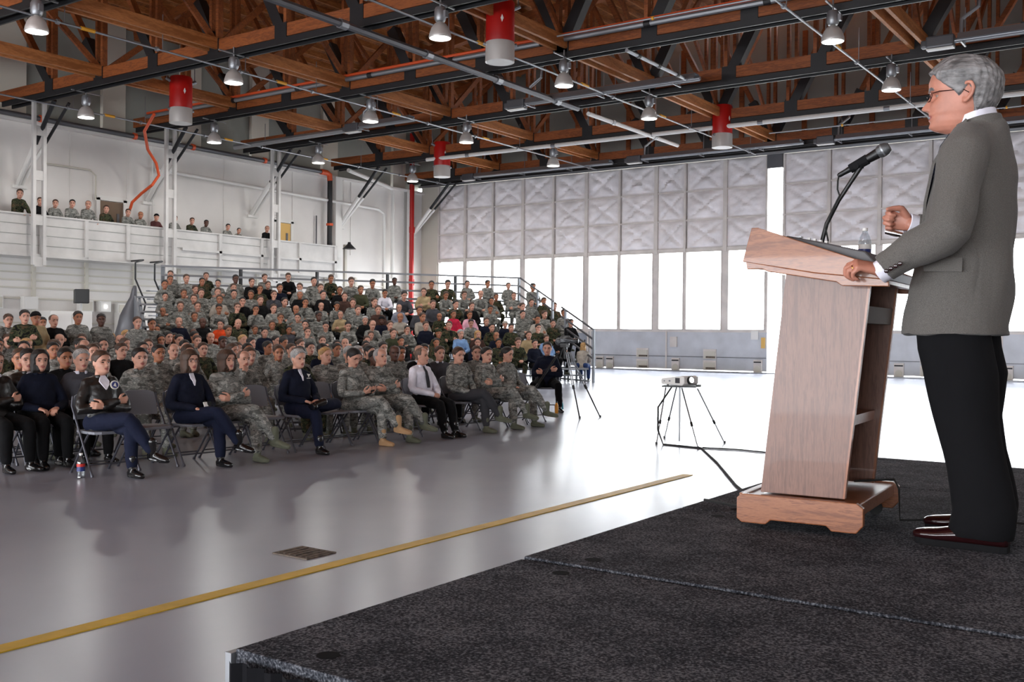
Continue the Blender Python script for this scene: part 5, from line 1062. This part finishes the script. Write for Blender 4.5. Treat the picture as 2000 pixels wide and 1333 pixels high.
J, t = front('m2', 6.26, 'cross', 'crossR', 'person in dark leather jacket with round patch, legs crossed in navy trousers', 'leather', 'trouser_navy', 'shoe_black', hair='b', hy=.10, hp=.12, chairlab='under the person with the round chest patch'); shirtfront(J, t, w=.06)
mat('patch_white', (226, 224, 214), .6); mat('patch_blue', (50, 58, 120), .6); mat('patch_gold', (226, 176, 80), .6)
pc = V(-.085, .075, 1.005 - .06); 
q = MB(); rt = Matrix.Rotation(R(-78), 3, 'X')
q.lathe([(.001, .012), (.048, .012), (.048, 0), (.001, 0)], pc, 20, 0, rt).lathe([(.001, .0145), (.036, .0145), (.036, .011), (.001, .011)], pc, 20, 1, rt)
q.prism([(pc.x - .016, pc.z - .02), (pc.x + .02, pc.z - .008), (pc.x - .002, pc.z + .026)], pc.y + .012, pc.y + .019, mi=0).prism([(pc.x + .02, pc.z - .03), (pc.x + .044, pc.z - .012), (pc.x + .03, pc.z - .02)], pc.y + .012, pc.y + .018, mi=2)
q.build('chest_patch', ['patch_white', 'patch_blue', 'patch_gold'], t)
J, t = front('w3', 7.37, 'lap', 'crossR', 'person in navy uniform and glasses with a white badge in the lap', 'N', 'trouser_navy', 'shoe_black', hair='b', style='bob', hy=.02, hp=.05, chairlab='under the person with glasses and badge'); shirtfront(J, t, w=.03); glasses(J, t)
MB().box((.0, .30, .68), (.05, .012, .085), Matrix.Rotation(.5, 3, 'X')).box((-.045, .29, .70), (.05, .03, .05), mi=1).build('badge', ['white_paint', 'black_plastic'], t)
J, t = front('w4', 7.89, 'cross', 'crossR', 'person in grey camouflage with long brown bob and arms crossed', 'A', 'abu', 'boot_green', skin='l', hair='b', style='bob', hy=.12, hp=.05, chairlab='under the person with a brown bob')
J, t = front('m5', 9.02, 'lap', 'figure4', 'person in dark navy jacket with a white chest emblem, ankle on knee', 'N', 'trouser_navy', 'shoe_black', hair='g', hy=.0, hp=.02, chairlab='under the person in the navy jacket'); shirtfront(J, t, w=.018)
em = MB(); ec = V(-.085, .068, .965)
em.prism([(ec.x - .0, ec.z - .022), (ec.x + .010, ec.z + .0), (ec.x + .028, ec.z + .026), (ec.x + .004, ec.z + .014), (ec.x, ec.z + .022), (ec.x - .006, ec.z + .012), (ec.x - .028, ec.z + .02), (ec.x - .010, ec.z - .004)], ec.y - .004, ec.y + .004)
for q_ in range(5): em.box((ec.x - .024 + q_ * .012, ec.y, ec.z - .036), (.008, .006, .010))
em.build('chest_emblem', 'patch_white', t)
J, t = front('m6', 10.02, 'phone', 'crossR', 'person in grey camouflage and tan boots looking down at a phone', 'A', 'abu', 'boot_tan', hair='k', hy=.05, hp=-.32, chairlab='under the person with tan boots')
ph = thing('mobile_phone', 'small dark phone held by the person in tan boots', 'phone', t.matrix_basis @ (V(0, .33, .72)), R(-96)); MB().box((0, 0, 0), (.05, .10, .012), Matrix.Rotation(.6, 3, 'X')).box((0, -.003, .008), (.04, .075, .002), Matrix.Rotation(.6, 3, 'X'), mi=1).build('phone_body', ['black_plastic', 'kick_panel'], ph)
J, t = front('m7', 10.56, 'cross', 'crossR', 'person in grey camouflage with balding head, arms crossed, green boot raised', 'A', 'abu', 'boot_green', hair='g', style='fringe', hy=.0, hp=.14, chairlab='under the balding person in camouflage')
J, t = front('m8', 11.45, 'clasp', 'out', 'person in white shirt and dark tie with bald head', 'S', 'trouser_black', 'shoe_black', skin='l', hair='n', hy=.35, hp=.08, chairlab='under the person in white shirt'); shirtfront(J, t, tie='trouser_grey', full=True)
J, t = front('m9', 12.32, 'clasp', 'crossR', 'person in dark camouflage jacket with hands clasped on the knee', 'A', 'trouser_grey', 'boot_green', hair='b', hy=-.18, chairlab='under the person with clasped hands')
J, t = front('w10', 13.05, 'cross', 'crossR', 'person in camouflage with dark hair tied back and arms crossed', 'A', 'abu', 'boot_green', hair='kf', hy=-.20, chairlab='under the person with crossed camouflage sleeves')
J, t = front('w11', 13.62, 'lap', 'crossR', 'person in camouflage at the far end, dark hair tied back, looking to the lectern', 'A', 'abu', 'boot_green', hair='kf', hy=.18, hp=-.1, chairlab='under the last camouflaged person of the front row')
J, t = front('mc', 16.62, 'cross', 'wide', 'person in navy jacket and black trousers on a chair behind the tall tripod', 'N', 'trouser_black', 'shoe_black', hair='k', hy=.0, x=-10.75, rz=-150, sc=1.02, chairlab='behind the tall camera tripod')
J, t = front('wb', 27.2, 'knees', 'flat', 'person in cream jacket bending forward on the bleacher end, fair hair', 'C', 'trouser_jeans', 'shoe_black', hair='y', style='long', lean=.2, hp=-.2, x=-16.3, rz=20, sc=.95, chairlab='x')
for y, lb in ((6.86, 'empty between the chest patch and the glasses'), (8.47, 'empty beside the person with a brown bob'), (9.58, 'empty beside the navy jacket'), (14.27, 'empty at the far end of the front row')): chair((-9.62, y, 0), R(-96), 'grey folding chair, ' + lb)
# ------------------------------------------------------------------ the person at the lectern
t = thing('person', 'person in grey suit jacket and black trousers standing at the lectern, one hand on it', 'person', (-.68, 4.05, SZ), R(90))
mat('skin_spk', (184, 124, 104), .48, var=.05, vs=22, bmp=.25, bs=90, bd=.002)
mat('hair_grey2', (104, 102, 102), .5, var=.38, vs=110, bmp=.8, bs=170, sc=(1, .16, .45), bd=.005)
m, nt, b = node_mat('suit_grey'); mp = coords(nt); MATS['suit_grey'] = m
n = N(nt, 'ShaderNodeTexNoise'); n.inputs['Scale'].default_value = 420; n.inputs['Detail'].default_value = 2; nt.links.new(mp.outputs[0], n.inputs['Vector'])
r = ramp(nt, [(.35, (84, 81, 78)), (.7, (108, 104, 100))]); nt.links.new(n.outputs['Fac'], r.inputs[0]); nt.links.new(r.outputs[0], b.inputs['Base Color'])
b.inputs['Roughness'].default_value = .9; b.inputs['Specular IOR Level'].default_value = .15; b.inputs['Sheen Weight'].default_value = .1
mat('trouser_spk', (12, 12, 15), .92, spec=.2, bmp=.3, bs=14, bd=.01)
HM = hmat(V(.0, .112, 1.643), .10, .04, 1.14); FY = 1.17
hp_ = lambda x, y, z: HM @ V(x, y * FY if y > 0 else y, z)
J = {'HM': HM, 'H': V(0, .115, 1.672)}
b_ = Prims(); head_prims(b_, HM, 120, 130, True, True, FY)
b_.limb([(0, .04, 1.46), (0, .06, 1.54), (0, .085, 1.60)], [(.062, .064), (.060, .062), (.056, .066)], n=24)
b_.limb([HM @ V(0, .02, -.085), HM @ V(0, -.03, -.095), HM @ V(0, -.055, -.06)], [(.034, .015), (.048, .036), (.055, .04)], side=V(1, 0, 0), n=20)
b_.limb([(0, .12, .90), (0, .09, 1.1), (0, .07, 1.3), (0, .05, 1.44)], [(.14, .10), (.13, .10), (.15, .11), (.10, .07)], side=V(1, 0, 0))
SL, EL, WL = V(-.185, .075, 1.43), V(-.295, .095, 1.13), V(-.288, .325, .985)
SR, ER, WR = V(.20, .07, 1.435), V(.31, .12, 1.13), V(.165, .335, 1.195)
b_.limb([SL, EL, WL], [.045, .038, .027]); b_.limb([SR, ER, WR], [.045, .038, .027])
HD = V(-.42, .76, .24).normalized()
hand(b_, WL, HD, (.40, .10, -.92), (.6, .5, .5), 1.0, 1.08, .09, .3, curls=(.95, 1.02, 1.0, .95))
hand(b_, WR, (-.15, .9, .25), (-1, .1, -.25), (-.1, .1, 1), 1.5, 1.0, .02, .75)
for s, K, A in ((-1, V(-.12, .07, .46), V(-.165, -.02, .095)), (1, V(.12, .09, .46), V(.14, .03, .095))): b_.limb([(s * .09, .11, .90), K, A], [.08, .05, .036])
me = fuse(b_, 'speaker_body', .0038, 3, .45, mats=('skin_spk', 'lips_l', 'hair_grey2', 'eye_dark'), paint=lambda c: np.where((q_ := head_paint(HM, False, FY)(c)) == 2, 2, q_))
mkobj('body', me, t)
for s in (-1, 1):
    e = mkobj('eye', MB().lathe([(.0005, -.011), (.008, -.0085), (.011, 0), (.008, .0085), (.0005, .011)], n=18).build('eye_tmp', 'eye_white').data, t); bpy.data.objects.remove(bpy.data.objects['eye_tmp']); e.matrix_local = HM @ Matrix.Translation((s * .031, .0625 * FY, -.001)) @ Matrix.Scale(.82, 4)
    i_ = MB().lathe([(.0005, .0082), (.006, .007), (.0066, .004)], n=16, rot=Matrix.Rotation(R(-90), 3, 'X')).build('iris', 'eye_dark', e, loc=(0, .0025, 0))
    lid = Prims(); lid.limb([hp_(s * .020, .0710, .003), hp_(s * .031, .0690, .0050), hp_(s * .044, .0630, .002)], [.0036, .0038, .003], n=8); lid.limb([hp_(s * .021, .0690, -.005), hp_(s * .031, .0670, -.0072), hp_(s * .043, .0620, -.005)], [.0026, .003, .0024], n=8)
    mkobj('eyelid', fuse(lid, 'eyelid', .0018, 1, .3, mats=('skin_spk',)), t)
hm = mkobj('hair', hair_mesh('speaker_hair', 'grey', 'hair_grey2', 5, 150, 130, FY), t); hm.matrix_local = HM
glasses(J, t, 'oxblood', HM, FY)
# suit jacket
j = Prims(); X = V(1, 0, 0); Yv = V(0, 1, 0)
j.loft([((0, .135, .755), X * .207, Yv * .185, .85), ((0, .135, .775), X * .207, Yv * .185, .85), ((0, .13, .84), X * .208, Yv * .180, .85), ((0, .12, .95), X * .203, Yv * .176), ((0, .10, 1.08), X * .190, Yv * .156), ((0, .082, 1.22), X * .200, Yv * .148), ((0, .07, 1.33), X * .212, Yv * .130), ((.0, .065, 1.42), X * .205, Yv * .108), ((.0, .052, 1.475), X * .160, Yv * .088), ((0, .045, 1.515), X * .10, Yv * .078), ((0, .048, 1.54), X * .078, Yv * .068)], 40)
for S, E_, W_, s in ((SL, EL, WL, -1), (SR, ER, WR, 1)):
    fa = (W_ - E_).normalized(); j.limb([S + V(-s * .05, 0, .012), S + V(s * .005, 0, -.03), S.lerp(E_, .5), E_, E_.lerp(W_, .5)], [.078, .086, .078, .074, .066], n=20)
    c0, c1 = E_.lerp(W_, .4), W_ - fa * .012; u_ = fa.cross(V(0, 0, 1)).normalized(); v_ = u_.cross(fa); j.loft([(c0, u_ * .066, v_ * .066), (c0.lerp(c1, .6), u_ * .056, v_ * .060), (c1, u_ * .048, v_ * .054)], 24)
jm = fuse(j, 'suit_jacket', .0055, 4, .5, .022, 5.5, 4, (1, 1, .6), mats=('suit_grey',)); mkobj('suit_jacket', jm, t)
# collars, lapels, cuffs, buttons
def ringband(name, c, r, h, th, m, a0, a1, tilt=0, rx=None, nseg=40, parent=t, flare=0):
    vs = []; fs = []; rx = rx or r; T = Matrix.Rotation(tilt, 3, 'X')
    for i in range(nseg + 1):
        a = a0 + (a1 - a0) * i / nseg
        for (k, z) in ((1, 0), (1 + flare * .5, h), (1 + flare * .5 - th / r, h), (1 - th / r, 0)): vs.append(V(*c) + T @ V(rx * k * math.cos(a), r * k * math.sin(a), z))
    for i in range(nseg):
        for q in range(4): fs.append((i * 4 + q, i * 4 + (q + 1) % 4, i * 4 + 4 + (q + 1) % 4, i * 4 + 4 + q))
    fs += [(3, 2, 1, 0), tuple(4 * nseg + q for q in range(4))]
    return MB().add(vs, fs).build(name, m, parent, smooth=True)
ringband('shirt_collar', (0, .058, 1.515), .073, .056, .005, 'cloth_S', R(80) - R(350), R(80), R(-16), .070, flare=-.06)
ringband('jacket_collar', (0, .052, 1.488), .088, .058, .010, 'suit_grey', R(130), R(410), R(-14), .088, flare=-.12)
for s in (-1, 1):
    ribbon('lapel', [(s * .075, .085, 1.535), (s * .085, .150, 1.46), (s * .085, .195, 1.38), (s * .055, .228, 1.25), (s * .02, .245, 1.12)], [.022, .034, .046, .032, .012], .010, 'suit_grey', t, side=V(1, -.25 * s, 0).normalized())
ribbon('shirt_front', [(0, .125, 1.535), (0, .172, 1.46), (0, .198, 1.36), (0, .226, 1.22), (0, .240, 1.12)], [.03, .05, .05, .03, .004], .006, 'cloth_S', t)
ribbon('tie', [(0, .138, 1.525), (0, .183, 1.46), (0, .210, 1.36), (0, .236, 1.22)], [.016, .022, .03, .034], .008, 'cloth_N', t)
for W_, E_, s in ((WL, EL, -1), (WR, ER, 1)):
    fa = (W_ - E_).normalized(); mr = V(0, 0, 1).rotation_difference(fa).to_matrix(); MB().lathe([(.036, -.05), (.043, -.045), (.042, .012), (.036, .014), (.034, -.04)], W_, 28, 0, mr).build('shirt_cuff', 'cloth_S', t, smooth=True)
fa = (WL - EL).normalized(); sd = fa.cross(V(-1, 0, 0)).normalized()
for q in range(4):
    c = WL - fa * (.035 + q * .019) + V(-.050 - q * .0018, 0, .0) - V(0, .0, .022 + q * .002); MB().lathe([(.0005, -.004), (.0075, -.003), (.0075, .002), (.005, .004), (.0005, .003)], c, 14, 0, Matrix.Rotation(R(-90), 3, 'Y')).build('sleeve_button', 'oxblood', t, smooth=True)
MB().prism([(.20, .985), (.205, 1.035), (.07, 1.03), (.07, .98)], -.212, -.203, 'x').build('pocket_flap', 'suit_grey', t, bevel=.003)
# trousers, shoes, ring, clicker
tr = Prims(); tr.loft([((0, .135, .95), X * .15, Yv * .10), ((0, .135, .86), X * .165, Yv * .12), ((0, .135, .80), X * .165, Yv * .13)], 30)
for s, K, A in ((-1, V(-.115, .07, .46), V(-.155, .0, .10)), (1, V(.115, .10, .46), V(.13, .04, .10))):
    tr.loft([((s * .08, .135, .93), X * .08, Yv * .11), ((s * .088, .128, .80), X * .092, Yv * .128), ((s * .095, .115, .70), X * .10, Yv * .132), ((s * .105, .095, .62), X * .098, Yv * .128), (K, X * .088, Yv * .112), (K.lerp(A, .5) + V(0, -.008, 0), X * .082, Yv * .105), (A + V(0, .0, .03), X * .078, Yv * .108), (A + V(0, .01, -.035), X * .078, Yv * .112), (A + V(0, .005, -.06), X * .074, Yv * .104)], 30)
mkobj('trousers', fuse(tr, 'speaker_trousers', .006, 4, .5, .014, 4.5, 9, (1, 1, .45), mats=('trouser_spk',)), t)
for A, fd in ((V(-.165, .0, .095), V(.06, 1, 0)), (V(.14, .03, .095), V(.0, 1, 0))):
    fd = fd.normalized(); sd = V(fd.y, -fd.x, 0); p = Prims(); g_ = lambda y_, z_: A + fd * y_ + V(0, 0, z_ - .095)
    p.loft([(g_(-.085, .045), sd * .022, V(0, 0, .020)), (g_(-.075, .05), sd * .034, V(0, 0, .034)), (g_(-.03, .055), sd * .037, V(0, 0, .042)), (g_(.03, .052), sd * .037, V(0, 0, .040)), (g_(.09, .045), sd * .043, V(0, 0, .032)), (g_(.15, .038), sd * .048, V(0, 0, .025)), (g_(.20, .035), sd * .042, V(0, 0, .021)), (g_(.228, .033), sd * .028, V(0, 0, .016)), (g_(.238, .032), sd * .012, V(0, 0, .010))], 26)
    p.limb([g_(-.03, .07), g_(.0, .10)], [.036, .034]); sh = mkobj('shoe', fuse(p, 'dress_shoe', .004, 4, .5, mats=('oxblood',)), t)
    q = MB(); pr_ = [(-.084, .022), (-.06, .032), (.03, .032), (.09, .040), (.15, .044), (.20, .038), (.222, .024), (.232, .008)]
    poly = [A + fd * a + sd * w for a, w in pr_] + [A + fd * a - sd * w for a, w in pr_[::-1]]; q.prism([(v.x, v.y) for v in poly], .0, .024, 'z'); heel = [A + fd * a + sd * w for a, w in ((-.09, .02), (-.07, .036), (-.01, .035), (-.01, -.035), (-.07, -.036), (-.09, -.02))]
    q.build('sole', 'black_matte', sh, bevel=.003)
nn_ = V(.40, .10, -.92); nn_ = (nn_ - HD * nn_.dot(HD)).normalized(); tt_ = V(.6, .5, .5); tt_ = (tt_ - HD * tt_.dot(HD) - nn_ * tt_.dot(nn_)).normalized(); dd_ = (HD - tt_ * .045).normalized(); an_ = .15 + 1.16 * .55
rd_ = dd_ * math.cos(an_) + nn_ * math.sin(an_); r1_ = tt_; r2_ = rd_.cross(tt_).normalized(); rg = WL + HD * (.084 - .006 * .8) * 1.08 + tt_ * (.030 - .040) * 1.08 + rd_ * .020
MB().tube([rg + r1_ * .0112 * math.cos(a) + r2_ * .0112 * math.sin(a) for a in np.linspace(0, 2 * np.pi, 17)], .0016, 6).build('ring', 'gold', t, smooth=True)
c = thing('presentation_clicker', 'small silver clicker held in the far hand of the person at the lectern', 'clicker', t.matrix_basis @ (WR + V(-.045, .055, -.035)), R(90))
MB().tube([(0, -.035, -.01), (0, .0, 0), (0, .03, .008)], [.010, .013, .011], 12).build('case', 'chrome', c, smooth=True)
